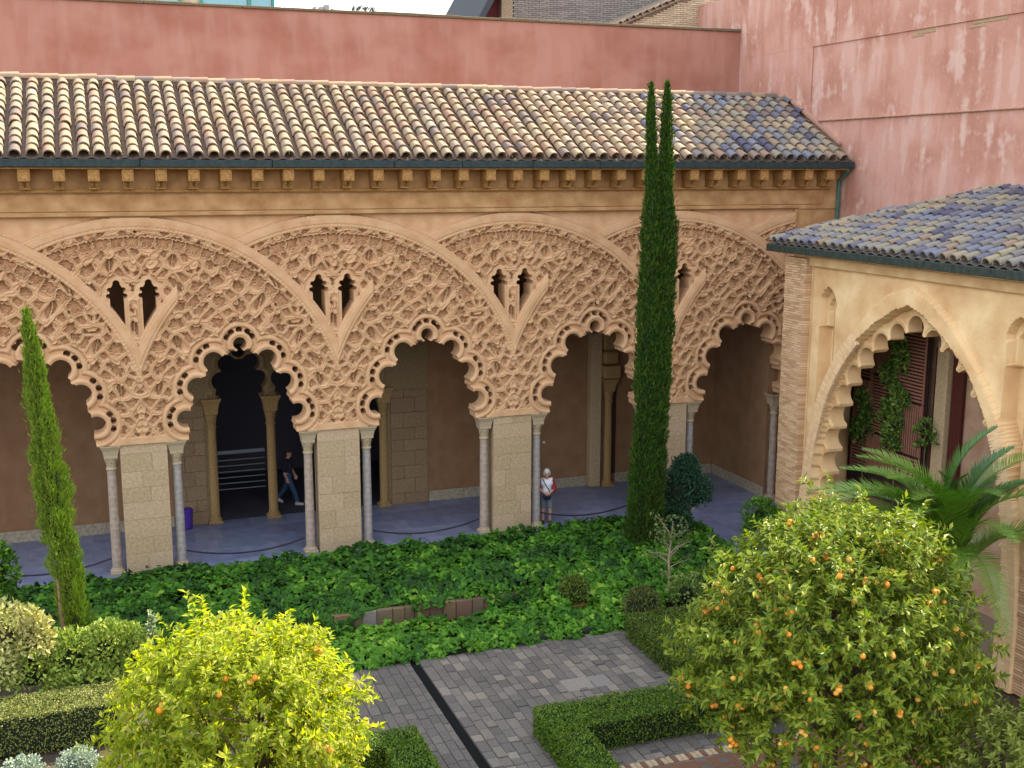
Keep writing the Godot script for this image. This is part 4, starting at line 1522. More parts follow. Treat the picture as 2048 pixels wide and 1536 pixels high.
# leafy shrub: leaves spread through lumps [centre, radii]
func bush(h: Node3D, lumps: Array, n: int, size: float, cols: Array, mesh: ArrayMesh, back: Color, fill := 0.55, core := Color(.012, .02, .008)) -> void:
	var b := MB.new()
	for l in lumps:
		var c: Vector3 = l[0]
		var r: Vector3 = l[1]
		for i in 6:
			for j in 8:
				var q := []
				for e in [[i, j], [i, j + 1], [i + 1, j + 1], [i + 1, j]]:
					var th: float = PI * e[0] / 6
					var ph: float = TAU * e[1] / 8
					q.append(c + Vector3(sin(th) * cos(ph) * r.x, cos(th) * r.y, sin(th) * sin(ph) * r.z) * fill)
				b.quad(q[0], q[3], q[2], q[1])
	put("filler_core", b.done(), M(lin(core.r, core.g, core.b), 1.0), h)  # solid dark filler added behind the leaves, no modelled branches
	var xf := []
	for k in n:
		var l: Array = lumps[rng.randi() % lumps.size()]
		var d := rv()
		if d.y < -0.55: d.y = -d.y
		var c: Vector3 = l[0]
		var r: Vector3 = l[1]
		var s := 1.0 + 0.16 * noise.get_noise_3d(d.x * 4 + c.x, d.y * 4, d.z * 4 + c.z)
		var p := c + Vector3(d.x * r.x, d.y * r.y, d.z * r.z) * (s - 0.38 * pow(rng.randf(), 1.6))
		xf.append(leaf_xf(p, d + rv() * 0.9 + Vector3(0, 0.3, 0), d + rv() * 0.8, size * rng.randf_range(0.6, 1.3)))
	scatter("foliage", h, mesh, leafmat(back), xf, cols)

func build_garden() -> void:
	rng.seed = 33
	var g1 := [Color(.014, .045, .005), Color(.02, .065, .006), Color(.03, .095, .006), Color(.042, .125, .007), Color(.065, .165, .01), Color(.125, .235, .016)]
	var g2 := [Color(.024, .075, .006), Color(.038, .115, .007), Color(.055, .15, .008), Color(.075, .185, .01), Color(.10, .22, .014), Color(.18, .30, .025)]
	# soil under the ivy, and the stone planter wall
	var soil := M(lin(0.018, 0.026, 0.012), 1.0)
	var b := MB.new()
	var prof := [[0.63, -0.05], [0.7, 0.03], [2.4, -0.03], [3.8, -0.14], [4.1, -0.24], [4.12, -0.62]]
	for i in prof.size() - 1:
		b.quad(Vector3(-18, prof[i + 1][1], prof[i + 1][0]), Vector3(4.9, prof[i + 1][1], prof[i + 1][0]), Vector3(4.9, prof[i][1], prof[i][0]), Vector3(-18, prof[i][1], prof[i][0]))
	struct("planting_bank", b.done(), soil)
	var wl := thing("planter_wall", "low wall of reddish stone blocks half buried in ivy", "wall")
	var core := put("wall_core", box_mesh(Vector3(-9, -0.62, 4.13), Vector3(1, -0.14, 4.25)), M(lin(0.1, 0.07, 0.05), 1.0), wl)
	var x := -6.1
	while x < -1.7:
		var l := rng.randf_range(0.24, 0.46)
		var m := M(lin(rng.randf_range(0.19, 0.27), rng.randf_range(0.125, 0.165), rng.randf_range(0.085, 0.115)), 0.95, tex["grain"], 1.4, tex["rough_n"], 0.8)
		if absf(x + 5.35) < 0.2: m = M(lin(0.30, 0.27, 0.24), 0.95, tex["grain"], 1.4)
		put("stone_block", box_mesh(Vector3(x + 0.006, -0.62, 4.2), Vector3(x + l - 0.006, -0.13 + rng.randf_range(-0.02, 0.02), 4.32 + rng.randf_range(-0.02, 0.03)), 0.015), m, core)
		x += l
	# ivy
	var up := tag(Node3D.new(), "broad bank of dark green ivy along the foot of the arcade", "ivy")
	up.name = "ivy_bank"
	up.set_meta("kind", "stuff")
	add_child(up)
	var bank := [Vector2(0.55, 0.0), Vector2(0.68, 0.20), Vector2(1.9, 0.32), Vector2(3.1, 0.36), Vector2(3.75, 0.24), Vector2(4.15, 0.02), Vector2(4.4, -0.28), Vector2(4.43, -0.55)]
	var gap := func(p: Vector3) -> bool:
		if p.x > 4.9 + 0.2 * noise.get_noise_1d(p.z * 3): return false
		if p.z > 4.1 and p.y < -0.12 + 0.16 * noise.get_noise_1d(p.x * 5) and p.x > -5.55 + 0.3 * noise.get_noise_1d(p.y * 9) and p.x < -2.3 + 0.4 * noise.get_noise_1d(p.y * 7 + 40): return false
		return true
	ivy_patch(up, bank, -17, 5.0, 320.0, g1, gap)
	var mound := [Vector2(3.6, 0.15), Vector2(4.4, 0.02), Vector2(5.0, -0.18), Vector2(5.9, -0.3)]
	ivy_patch(up, mound, -0.9, 3.3, 260.0, g2, func(p): return p.x > -0.7 - 0.5 * (p.z - 4.4), 0.15)
	var low := tag(Node3D.new(), "low row of bright green ivy edging the paving", "ivy")
	low.name = "ivy_edging"
	low.set_meta("kind", "stuff")
	add_child(low)
	ivy_patch(low, [Vector2(4.62, -0.55), Vector2(4.85, -0.38), Vector2(5.5, -0.26), Vector2(6.05, -0.32), Vector2(6.4, -0.5), Vector2(6.48, -0.6)], -10.5, 0.9, 360.0, g2, func(p): return p.z < 6.45 + 0.14 * noise.get_noise_1d(p.x * 4), 0.145)
	var lsoil := MB.new()
	lsoil.cbox(Vector3(-10.5, -0.62, 4.6), Vector3(0.8, -0.5, 6.3), 0.1)
	struct("planting_bed", lsoil.done(), soil)
	# clipped hedges
	var dk := [Color(.085, .15, .008), Color(.065, .12, .008), Color(.12, .19, .012), Color(.16, .22, .014), Color(.04, .08, .008)]
	var br := [Color(.10, .115, .016), Color(.075, .10, .014), Color(.12, .11, .03), Color(.05, .08, .012)]
	hedge("box_hedge", "clipped dark box hedge at the corner of the front parterre right of the channel", [[Vector3(-3.46, -0.6, 10.48), Vector3(3.0, 0.0, 11.55)], [Vector3(-3.46, -0.6, 11.5), Vector3(-2.82, 0.0, 16)]], dk, 2200.0, 0.042, 0.5)
	hedge("box_hedge", "clipped box hedge with a dark hollow behind the loaded orange tree", [[Vector3(0.32, -0.6, 6.83), Vector3(4.2, 0.0, 7.6)], [Vector3(0.32, -0.6, 7.6), Vector3(1.12, 0.0, 9.6)], [Vector3(0.40, -0.6, 9.2), Vector3(4.2, 0.0, 9.9)]], dk + br, 2200.0, 0.042, 0.5)
	hedge("box_hedge", "small corner of clipped hedge between the yellow tree and the channel", [[Vector3(-9.5, -0.6, 10.43), Vector3(-5.81, 0.0, 10.95)], [Vector3(-6.52, -0.6, 10.9), Vector3(-5.81, 0.0, 15)]], dk)
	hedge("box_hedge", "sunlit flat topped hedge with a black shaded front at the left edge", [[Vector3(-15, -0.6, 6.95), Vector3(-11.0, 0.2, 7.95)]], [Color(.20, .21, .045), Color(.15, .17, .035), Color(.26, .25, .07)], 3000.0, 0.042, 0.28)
	# round shrubs
	var pot := thing("potted_shrub", "ball clipped box shrub in a terracotta pot among the ivy", "potted plant", Vector3(-0.28, -0.5, 5.15))
	b = MB.new()
	b.lathe([[0.16, 0.0], [0.23, 0.22], [0.27, 0.22], [0.27, 0.28], [0.22, 0.28], [0.2, 0.2]], 16)
	put("pot", b.done(), M(lin(0.36, 0.13, 0.06), 0.9, tex["grain"], 1.5), pot)
	bush(pot, [[Vector3(0, 0.58, 0), Vector3(0.36, 0.36, 0.36)]], 2600, 0.06, br + dk, leaf_small, Color(.3, .4, .05), 0.85)
	var r2 := thing("round_shrub", "low rounded box shrub at the corner of the rear hedge", "shrub", Vector3(0.95, -0.6, 6.5))
	bush(r2, [[Vector3(-0.05, 0.62, 0), Vector3(0.46, 0.44, 0.42)]], 2600, 0.06, br, leaf_small, Color(.3, .4, .05), 0.85)
	var r3 := thing("yellow_shrub", "loose yellow green shrub between the thin tree and the orange tree", "shrub", Vector3(2.6, -0.6, 6.1))
	bush(r3, [[Vector3(-0.3, 0.6, 0), Vector3(0.45, 0.45, 0.4)], [Vector3(0.35, 0.68, 0), Vector3(0.5, 0.5, 0.4)]], 800, 0.11, [Color(.13, .19, .03), Color(.10, .15, .03), Color(.16, .21, .04)], leaf_small, Color(.4, .5, .06), 0.4)
	var s4 := thing("juniper_shrub", "bushy dark blue green shrub against the tall cypress foot", "shrub", Vector3(4.05, 0.0, 2.7))
	bush(s4, [[Vector3(-0.15, 1.5, 0), Vector3(0.62, 0.75, 0.55)], [Vector3(0.3, 1.45, 0), Vector3(0.55, 0.55, 0.5)], [Vector3(0.05, 2.05, 0), Vector3(0.4, 0.5, 0.4)], [Vector3(-0.3, 0.8, 0.1), Vector3(0.45, 0.6, 0.45)]], 7000, 0.085, [Color(.022, .065, .03), Color(.03, .08, .03), Color(.018, .05, .028)], leaf_small, Color(.1, .25, .06), 0.7)
	var s5 := thing("small_orange_tree", "small leafy citrus at the foot of the brick corner pier", "tree", Vector3(6.1, -0.4, 3.5))
	b = MB.new()
	b.tube([Vector3(0, 0, 0), Vector3(0.05, 0.5, 0), Vector3(0, 1.1, 0)], [0.05, 0.04, 0.02], 7)
	put("trunk", b.done(), M(lin(0.14, 0.1, 0.07), 0.95), s5)
	bush(s5, [[Vector3(-0.1, 1.3, 0), Vector3(0.5, 0.42, 0.4)], [Vector3(0.25, 1.05, 0.1), Vector3(0.4, 0.4, 0.35)], [Vector3(-0.3, 0.9, 0.1), Vector3(0.3, 0.3, 0.3)]], 1500, 0.12, g2, leaf4, Color(.3, .5, .05), 0.3)
	# sunny bushes at the left
	var sun1 := [Color(.27, .33, .045), Color(.21, .28, .04), Color(.34, .38, .06), Color(.17, .25, .035)]
	var l1 := thing("pale_bush", "pale yellow leafy bush at the left edge in full sun", "bush", Vector3(-12.9, -0.4, 6.3))
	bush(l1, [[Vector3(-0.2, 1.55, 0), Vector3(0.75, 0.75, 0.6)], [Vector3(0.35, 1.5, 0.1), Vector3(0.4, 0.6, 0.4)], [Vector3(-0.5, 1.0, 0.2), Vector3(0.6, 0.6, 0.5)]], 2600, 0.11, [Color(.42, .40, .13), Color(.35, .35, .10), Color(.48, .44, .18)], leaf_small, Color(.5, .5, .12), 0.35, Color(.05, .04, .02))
	var l2 := thing("green_bush", "bright green leafy bush row behind the sunlit hedge", "bush", Vector3(-11.7, -0.5, 6.2))
	bush(l2, [[Vector3(-0.9, 0.85, 0.1), Vector3(0.6, 0.6, 0.5)], [Vector3(-0.2, 0.95, 0), Vector3(0.6, 0.65, 0.5)], [Vector3(0.55, 1.05, 0), Vector3(0.5, 0.65, 0.5)], [Vector3(0.95, 0.95, 0), Vector3(0.45, 0.6, 0.45)], [Vector3(0.2, 0.5, 0.4), Vector3(0.9, 0.4, 0.3)]], 6000, 0.10, sun1, leaf_small, Color(.45, .55, .08), 0.45)
	var l3 := thing("leafy_shrub", "dark leafy shrub cut off by the left edge beside the cypress", "shrub", Vector3(-13.2, 0.0, 4.4))
	bush(l3, [[Vector3(0, 1.8, 0), Vector3(0.35, 0.7, 0.3)], [Vector3(-0.1, 1.1, 0), Vector3(0.5, 0.6, 0.4)]], 1500, 0.12, g2, leaf_small, Color(.3, .5, .05), 0.4)
	for k in 2:
		var sl := thing("silver_shrub", ["silver grey shrub nearest the left corner", "silver grey shrub touching the yellow tree"][k], "shrub", Vector3([-12.65, -11.75][k], -0.6, 9.7), 0, "silver shrubs in the front left bed")
		bush(sl, [[Vector3(0, 0.42, 0), Vector3(0.42, 0.42, 0.4)], [Vector3(0.1, 0.25, 0.2), Vector3(0.4, 0.3, 0.35)]], 2200, 0.055, [Color(.30, .36, .27), Color(.24, .30, .21), Color(.36, .42, .32)], leaf_small, Color(.3, .35, .25), 0.8, Color(.06, .08, .05))
	var wd := thing("tall_weed", "thin pale stemmed weed sticking up in front of the ivy", "plant", Vector3(-10.27, -0.3, 6.3))
	b = MB.new()
	b.tube([Vector3(0, 0, 0), Vector3(0.02, 0.8, 0), Vector3(-0.03, 1.65, 0)], [0.015, 0.012, 0.006], 5)
	put("stem", b.done(), M(lin(0.2, 0.24, 0.12), 0.9), wd)
	var xf := []
	for k in 46:
		var q := 0.95 + 0.7 * k / 46.0
		var d := rv(); d.y = absf(d.y) * 0.5
		xf.append(leaf_xf(Vector3(0, q, 0), d, Vector3.UP, rng.randf_range(0.09, 0.2) * (1.9 - q * 0.6)))
	scatter("foliage", wd, leaf_small, leafmat(Color(.4, .5, .15)), xf, [Color(.19, .24, .12), Color(.14, .19, .08)])

#@TREES
func cypress(h: Node3D, stems: Array, n: int, size: float, cols: Array, sprig: ArrayMesh, lumpy := 0.4) -> void:
	# stems: [points up the axis, radii]
	var tr := MB.new()
	var xf := []
	for s in stems:
		var pts: Array = s[0]
		var rad: Array = s[1]
		var inner := []
		for r in rad: inner.append(maxf(0.02, r * 0.62))
		tr.tube(pts, inner, 10)
		var total := 0.0
		for i in rad.size() - 1: total += (rad[i] + rad[i + 1]) * pts[i].distance_to(pts[i + 1])
		for i in rad.size() - 1:
			var share: float = (rad[i] + rad[i + 1] + 0.1) * pts[i].distance_to(pts[i + 1]) / total
			for k in int(n * share / stems.size()):
				var t := rng.randf()
				var c: Vector3 = pts[i].lerp(pts[i + 1], t)
				var r := lerpf(rad[i], rad[i + 1], t)
				var a := rng.randf() * TAU
				var d := Vector3(cos(a), 0, sin(a))
				var lump := 1.0 + lumpy * noise.get_noise_3d(d.x * 1.6 + c.x, c.y * 1.5, d.z * 1.6 + c.z) + (0.2 + 0.4 * lumpy) * noise.get_noise_3d(d.x * 3.0, c.y * 4.0, d.z * 3.0)
				var p := c + d * (r * (lump - 0.36 * pow(rng.randf(), 2.0)))
				if rng.randf() < 0.03: p += d * rng.randf_range(0.03, 0.12)
				xf.append(leaf_xf(p, d * 0.55 + Vector3(0, 1.0, 0) + rv() * 0.5, d + rv() * 0.5, size * rng.randf_range(0.6, 1.4)))
	put("trunk", tr.done(), M(lin(0.02, 0.03, 0.012), 1.0), h)  # wide dark core added to make the foliage opaque, not a bare trunk
	scatter("foliage", h, sprig, leafmat(Color(.5, .6, .08), 0.7, 0.25), xf, cols)

func sprig_mesh() -> ArrayMesh:
	var b := MB.new()
	for k in 3:
		var R := Basis(Vector3.UP, k * 1.05)
		var o := Vector3(0.05 * (k - 1), 0, 0)
		b.tri(o + R * Vector3(-0.12, 0.1, 0), o + R * Vector3(0.12, 0.15, 0.03), o + R * Vector3(0.02, 1.0, 0.08 * (k - 1)))
		b.tri(o + R * Vector3(-0.12, 0.1, 0), o + R * Vector3(0.0, -0.15, 0), o + R * Vector3(0.12, 0.15, 0.03))
	return b.done()

func orange_tree(h: Node3D, c: Vector3, r: Vector3, twigs: int, per: int, size: float, cols: Array, back: Color, fruit: int, fr: float, skip: Callable, sd: int) -> void:
	rng.seed = sd
	var bark := M(lin(0.13, 0.085, 0.055), 0.95, tex["grain"], 2.0)
	var tb := MB.new()
	var ground := Vector3(c.x, -0.62, c.z)
	var fork := Vector3(c.x + 0.05, maxf(0.1, c.y - r.y * 0.75), c.z)
	tb.tube([ground, ground.lerp(fork, 0.5) + Vector3(0.04, 0, 0), fork], [0.17, 0.13, 0.12], 9)
	for k in 9:
		var a := TAU * k / 9.0 + rng.randf() * 0.4
		var e := c + Vector3(cos(a) * r.x * 0.62, rng.randf_range(-0.1, 0.5) * r.y, sin(a) * r.z * 0.62)
		var mid := fork.lerp(e, 0.5) + Vector3(0, 0.12, 0) + rv() * 0.12
		tb.tube([fork, mid, e], [0.07, 0.045, 0.02], 6)
		for q in 3:
			tb.tube([mid, mid.lerp(e, 0.5) + rv() * 0.3, e + rv() * 0.6 * r.x * 0.5], [0.03, 0.02, 0.008], 5)
	put("trunk", tb.done(), bark, h)
	var xf := []
	var spots := []
	for k in twigs:
		var d := rv()
		if d.y < -0.75: d.y = -d.y
		var s := 1.0 + 0.22 * noise.get_noise_3d(d.x * 2.8 + sd * 1.7, d.y * 2.2, d.z * 2.2) + 0.1 * noise.get_noise_3d(d.x * 6.0 + sd, d.y * 6.0, d.z * 6.0)
		var deep := pow(rng.randf(), 1.7) * 0.5
		var p := c + Vector3(d.x * r.x, d.y * r.y, d.z * r.z) * (s - deep)
		if skip.call(p): continue
		if deep < 0.12: spots.append([p, d])
		if rng.randf() < 0.035 and d.y > -0.2: p += (d + Vector3(0, 0.5, 0)) * rng.randf_range(0.12, 0.3)
		var axis := (d + rv() * 0.55 + Vector3(0, 0.25, 0)).normalized()
		var long := size * rng.randf_range(1.5, 3.0)
		for q in per:
			var t := float(q) / per
			var side := rv()
			side = (side - axis * side.dot(axis)).normalized()
			var dir := axis * (0.35 + 0.5 * t) + side * 0.9 + Vector3(0, -0.12, 0)
			xf.append(leaf_xf(p + axis * long * (t - 0.35), dir, axis + Vector3(0, 0.5, 0) + rv() * 0.5, size * rng.randf_range(0.65, 1.25)))
	scatter("crown", h, leaf4, leafmat(back, 0.55, 0.4), xf, cols)
	var sp := SphereMesh.new()
	sp.radius = 1.0
	sp.height = 1.9
	sp.radial_segments = 10
	sp.rings = 6
	var om := [M(lin(0.70, 0.27, 0.03), 0.5), M(lin(0.68, 0.34, 0.06), 0.5), M(lin(0.72, 0.23, 0.02), 0.5)]
	var seen := []
	for s in spots:
		var to: Vector3 = (EYE - s[0]).normalized()
		if to.dot(s[1]) > 0.12: seen.append(s)
	var i := 0
	while i < fruit and seen.size() > 0:
		var s: Array = seen[rng.randi() % seen.size()]
		var n := 1 + (rng.randi() % 3 if rng.randf() < 0.45 else 0)
		for q in n:
			var p: Vector3 = s[0] + s[1] * 0.05 + (rv() * fr * 1.6 if q > 0 else Vector3.ZERO) - Vector3(0, 0.05, 0)
			put("orange", sp, om[rng.randi() % 3], h, Transform3D(Basis.from_scale(Vector3.ONE * fr * rng.randf_range(0.85, 1.1)), p))
			i += 1

func frond_mesh(l: float, droop: float, wide: float, sd: int) -> ArrayMesh:   # grows along +z, arching over
	rng.seed = sd
	var b := MB.new()
	var pts := []
	var rad := []
	var n := 14
	for i in n + 1:
		var t := float(i) / n
		pts.append(Vector3(0.1 * sin(t * 2.0) * (sd % 3 - 1), l * 0.28 * sin(minf(t * 2.2, 2.6)) - droop * t * t, l * t * (1.0 - 0.12 * t)))
		rad.append(0.028 * (1.05 - t))
	b.tube(pts, rad, 5)
	var m := 96
	for i in m:
		var t := 0.12 + 0.88 * float(i) / m
		var f := t * n
		var k := mini(int(f), n - 1)
		var p: Vector3 = pts[k].lerp(pts[k + 1], f - k)
		var d: Vector3 = (pts[k + 1] - pts[k]).normalized()
		var up := Vector3.UP - d * d.y
		up = up.normalized()
		for s in [-1, 1]:
			var side := d.cross(up) * float(s)
			var len := wide * pow(sin(PI * clampf(0.12 + 0.86 * t, 0, 1)), 0.6) * rng.randf_range(0.85, 1.1)
			var dir := (side * 0.8 + d * 0.62 + up * 0.34 + rv() * 0.07).normalized()
			var tip := p + dir * len - Vector3(0, len * 0.10, 0)
			var w := d * 0.010
			var mid := p.lerp(tip, 0.5) + up * 0.01
			b.tri(p - w, p + w, mid + w * 1.4); b.tri(p - w, mid + w * 1.4, mid - w * 1.4); b.tri(mid - w * 1.4, mid + w * 1.4, tip)
	return b.done()

func build_trees() -> void:
	rng.seed = 77
	var sprig := sprig_mesh()
	# the tall forked cypress
	var A := thing("cypress_tree", "tall dark cypress with a forked tip rising above the arcade roof", "tree")
	var z := 3.2
	var st := [
		[[Vector3(2.55, -0.1, z), Vector3(2.50, 1.2, z), Vector3(2.62, 3.0, z), Vector3(2.62, 5.0, z), Vector3(2.62, 7.0, z), Vector3(2.62, 8.8, z), Vector3(2.60, 10.0, z), Vector3(2.54, 11.2, z), Vector3(2.51, 12.0, z), Vector3(2.51, 12.4, z)], [0.40, 0.38, 0.34, 0.33, 0.31, 0.25, 0.14, 0.11, 0.07, 0.02]],
		[[Vector3(2.75, 0.2, z), Vector3(2.78, 1.5, z), Vector3(2.82, 3.0, z), Vector3(2.92, 5.0, z), Vector3(2.98, 7.0, z), Vector3(3.0, 8.8, z), Vector3(2.98, 10.0, z), Vector3(2.97, 11.2, z), Vector3(2.97, 12.0, z), Vector3(2.95, 12.45, z)], [0.32, 0.34, 0.32, 0.31, 0.30, 0.26, 0.15, 0.13, 0.09, 0.02]]]
	cypress(A, st, 46000, 0.085, [Color(.045, .095, .012), Color(.034, .075, .010), Color(.065, .12, .016), Color(.10, .16, .02), Color(.026, .056, .012)], sprig)
	# the leaning one at the left
	var B := thing("cypress_tree", "slender sunlit cypress leaning left in front of the arcade", "tree")
	z = 5.5
	var pl := [Vector3(-11.62, -0.4, z), Vector3(-11.72, 0.7, z), Vector3(-11.78, 1.6, z), Vector3(-11.86, 2.4, z), Vector3(-11.97, 3.2, z), Vector3(-12.02, 4.2, z), Vector3(-12.10, 5.2, z), Vector3(-12.16, 6.3, z), Vector3(-12.21, 7.1, z), Vector3(-12.25, 7.55, z)]
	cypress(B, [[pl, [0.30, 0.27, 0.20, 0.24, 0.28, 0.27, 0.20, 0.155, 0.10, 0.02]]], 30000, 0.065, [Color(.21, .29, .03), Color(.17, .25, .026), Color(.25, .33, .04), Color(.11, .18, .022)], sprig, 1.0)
	var bark := MB.new()
	bark.tube([Vector3(-11.92, 0.0, z + 0.2), Vector3(-12.0, 1.3, z + 0.16), Vector3(-12.02, 2.1, z + 0.08)], [0.06, 0.05, 0.035], 8)
	put("bare_stem", bark.done(), M(lin(0.34, 0.20, 0.13), 0.95, tex["grain"], 2.0), B)
	# orange trees
	var none := func(_p): return false
	var C := thing("orange_tree", "glowing yellow green orange tree in full sun at lower left", "tree")
	var gap := func(p: Vector3) -> bool: return p.distance_to(Vector3(-9.7, 1.0, 15.2)) < 0.62 or p.y < 0.1
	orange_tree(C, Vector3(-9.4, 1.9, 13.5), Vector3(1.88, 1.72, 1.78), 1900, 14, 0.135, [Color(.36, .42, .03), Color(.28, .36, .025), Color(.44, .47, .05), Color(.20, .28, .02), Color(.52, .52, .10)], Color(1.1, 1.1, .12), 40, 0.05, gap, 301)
	var D := thing("orange_tree", "large spreading orange tree loaded with fruit before the pointed arch", "tree")
	orange_tree(D, Vector3(0.1, 2.5, 15.0), Vector3(2.5, 2.28, 2.1), 2700, 14, 0.14, [Color(.18, .23, .014), Color(.14, .20, .012), Color(.24, .275, .02), Color(.08, .14, .012), Color(.28, .30, .03)], Color(.7, .75, .06), 290, 0.043, func(p): return p.y < 0.0, 302)
	var E := thing("orange_tree", "pale leafy treetop cut off by the lower right corner", "tree")
	orange_tree(E, Vector3(1.75, 1.1, 17.6), Vector3(1.25, 1.25, 1.1), 520, 14, 0.12, [Color(.19, .22, .03), Color(.15, .19, .025), Color(.25, .27, .045)], Color(.7, .75, .08), 3, 0.05, none, 303)
	# palm
	var Pm := thing("palm_tree", "short palm with long arching fronds in front of the pointed arch", "palm tree", Vector3(5.0, -0.6, 12.1))
	var t := MB.new()
	t.lathe([[0.3, 0.0], [0.26, 0.8], [0.24, 1.6], [0.28, 2.5], [0.2, 2.9]], 12)
	put("trunk", t.done(), M(lin(0.09, 0.06, 0.04), 1.0, tex["grain"], 2.0), Pm)
	var pm := leafmat(Color(.2, .4, .05), 0.45, 0.5)
	pm.vertex_color_use_as_albedo = false
	pm.albedo_color = lin(0.095, 0.165, 0.012)
	var pd := pm.duplicate()
	pd.albedo_color = lin(0.04, 0.095, 0.015)
	var fm := [frond_mesh(3.3, 1.5, 0.55, 1), frond_mesh(3.0, 2.1, 0.5, 2), frond_mesh(2.5, 0.3, 0.36, 3)]
	rng.seed = 12
	# [turn, lift, kind, scale]
	var fr := [[-105, 62, 0, 1.05], [-125, 74, 0, 1.0], [-88, 48, 0, 1.05], [-150, 66, 1, 1.0], [-60, 62, 0, 1.0], [-112, 40, 1, 1.0], [-40, 45, 1, 0.95], [-15, 60, 0, 0.9], [20, 50, 1, 1.0], [50, 35, 0, 1.0], [85, 30, 1, 1.0], [-170, 60, 0, 1.0], [160, 50, 1, 1.0], [-135, 52, 0, 1.05], [-95, 70, 0, 0.95], [-118, 58, 1, 1.1], [-75, 38, 1, 1.0], [-140, 34, 1, 1.0], [-25, 36, 1, 1.0], [-110, 84, 0, 1.05], [-80, 82, 0, 1.0], [-60, 74, 0, 1.0], [-145, 84, 0, 1.0], [-95, 58, 0, 1.1], [-20, 80, 0, 1.0], [40, 70, 0, 1.0], [80, 84, 0, 1.05],
		[60, 92, 2, 1.45], [72, 80, 2, 1.3], [30, 100, 2, 1.0], [100, 70, 2, 1.0], [-100, 96, 2, 1.0], [-60, 88, 2, 0.9], [75, 60, 2, 1.1], [55, 68, 2, 1.1]]
	for f in fr:
		var R := Basis(Vector3.UP, deg_to_rad(f[0])) * Basis(Vector3.RIGHT, -deg_to_rad(f[1] * 0.8))
		put("frond", fm[f[2]], pd if f[2] == 2 else pm, Pm, Transform3D(R.scaled(Vector3.ONE * f[3]), Vector3(0, 2.75, 0) + Vector3(sin(deg_to_rad(f[0])), 0, cos(deg_to_rad(f[0]))) * 0.12))
	# thin young tree with bare twigs
	var Y := thing("young_tree", "spindly young tree with pale bare twigs before the cypress", "tree", Vector3(2.2, -0.35, 5.4))
	var yb := MB.new()
	yb.tube([Vector3(0, 0, 0), Vector3(0.02, 0.5, 0), Vector3(-0.02, 1.0, 0), Vector3(0.04, 1.5, 0), Vector3(0.08, 2.0, 0)], [0.035, 0.03, 0.025, 0.015, 0.006], 6)
	var tips := []
	rng.seed = 9
	for k in 16:
		var q := rng.randf_range(0.5, 1.7)
		var a := k * 2.4
		var e := Vector3(cos(a) * 0.55, q + rng.randf_range(0.1, 0.45), sin(a) * 0.4)
		var s := Vector3(0, q, 0)
		yb.tube([s, s.lerp(e, 0.5) + Vector3(0, 0.03, 0), e], [0.014, 0.009, 0.004], 4)
		tips.append(e); tips.append(s.lerp(e, 0.7))
	put("trunk", yb.done(), M(lin(0.33, 0.24, 0.17), 0.95), Y)
	var yx := []
	for p in tips:
		for k in 12:
			yx.append(leaf_xf(p + rv() * 0.12, rv() + Vector3(0, 0.3, 0), Vector3.UP + rv(), rng.randf_range(0.05, 0.1)))
	for k in 160:
		yx.append(leaf_xf(Vector3(0.05, 1.85, 0) + rv() * Vector3(0.42, 0.28, 0.3), rv(), Vector3.UP + rv(), rng.randf_range(0.06, 0.11)))
	scatter("foliage", Y, leaf_small, leafmat(Color(.35, .45, .08)), yx, [Color(.10, .14, .03), Color(.13, .16, .045), Color(.08, .12, .03)])
	# vines on the trellis
	rng.seed = 55
	var vines := []
	for e in [[5.8, 3.0, 5.9, 0.36, 26, 3200, "large leafy vine climbing the middle of the trellis"], [4.5, 3.0, 4.25, 0.24, 10, 1000, "smaller leafy vine on the left side of the trellis"], [6.95, 3.35, 4.0, 0.14, 4, 260, "tuft of vine leaves by the stone pillar right of the trellis"]]:
		var lumps := []
		for k in e[4]:
			var q: float = (k + 0.5) / e[4]
			var wide: float = e[3] * (0.35 + 0.9 * sin(PI * clampf(q * 0.85 + 0.1, 0, 1)))
			var rr := rng.randf_range(0.12, 0.24)
			lumps.append([Vector3(rng.randf_range(-0.06, 0.06), lerpf(e[1], e[2], q), rng.randf_range(-wide, wide)), Vector3(0.14, rr, rr)])
		vines.append([Vector3(8.48, 0, e[0]), e[6], lumps, e[5]])
	for v in vines:
		var h := thing("vine", v[1], "vine", v[0])
		var stem := MB.new()
		stem.tube([Vector3(0.09, -0.6, 0), Vector3(0.09, 1.5, 0.05), Vector3(0.05, 4.0, 0)], [0.02, 0.018, 0.012], 6)
		put("stem", stem.done(), M(lin(0.12, 0.09, 0.05), 0.95), h)
		bush(h, v[2], v[3], 0.11, [Color(.10, .17, .02), Color(.06, .12, .018), Color(.17, .24, .035), Color(.035, .08, .015)], leaf_small, Color(.35, .5, .05), 0.25)

#@PEOPLE
func hand(bones: Array, wrist: Vector3, dir: Vector3, palm: Vector3) -> void:   # a slightly curled hand
	var side := dir.cross(palm).normalized()
	var kn := wrist + dir * 0.085
	for f in 4:
		bones.append([wrist + side * (f - 1.5) * 0.014, 0.014, kn + side * (f - 1.5) * 0.021, 0.0115])
	var lens := [0.062, 0.072, 0.068, 0.052]
	for f in 4:
		var a := kn + side * (f - 1.5) * 0.021
		var m: Vector3 = a + (dir * 0.85 + palm * 0.5).normalized() * lens[f] * 0.55
		var e: Vector3 = m + (dir * 0.45 + palm * 0.9).normalized() * lens[f] * 0.5
		bones.append([a, 0.0095, m, 0.0088]); bones.append([m, 0.0088, e, 0.0075])
	var th := wrist + dir * 0.025 - side * 0.03
	var tm := th + (dir * 0.6 - side * 0.7 + palm * 0.3).normalized() * 0.042
	bones.append([th, 0.0125, tm, 0.0105]); bones.append([tm, 0.0105, tm + (dir * 0.9 + palm * 0.4).normalized() * 0.032, 0.009])

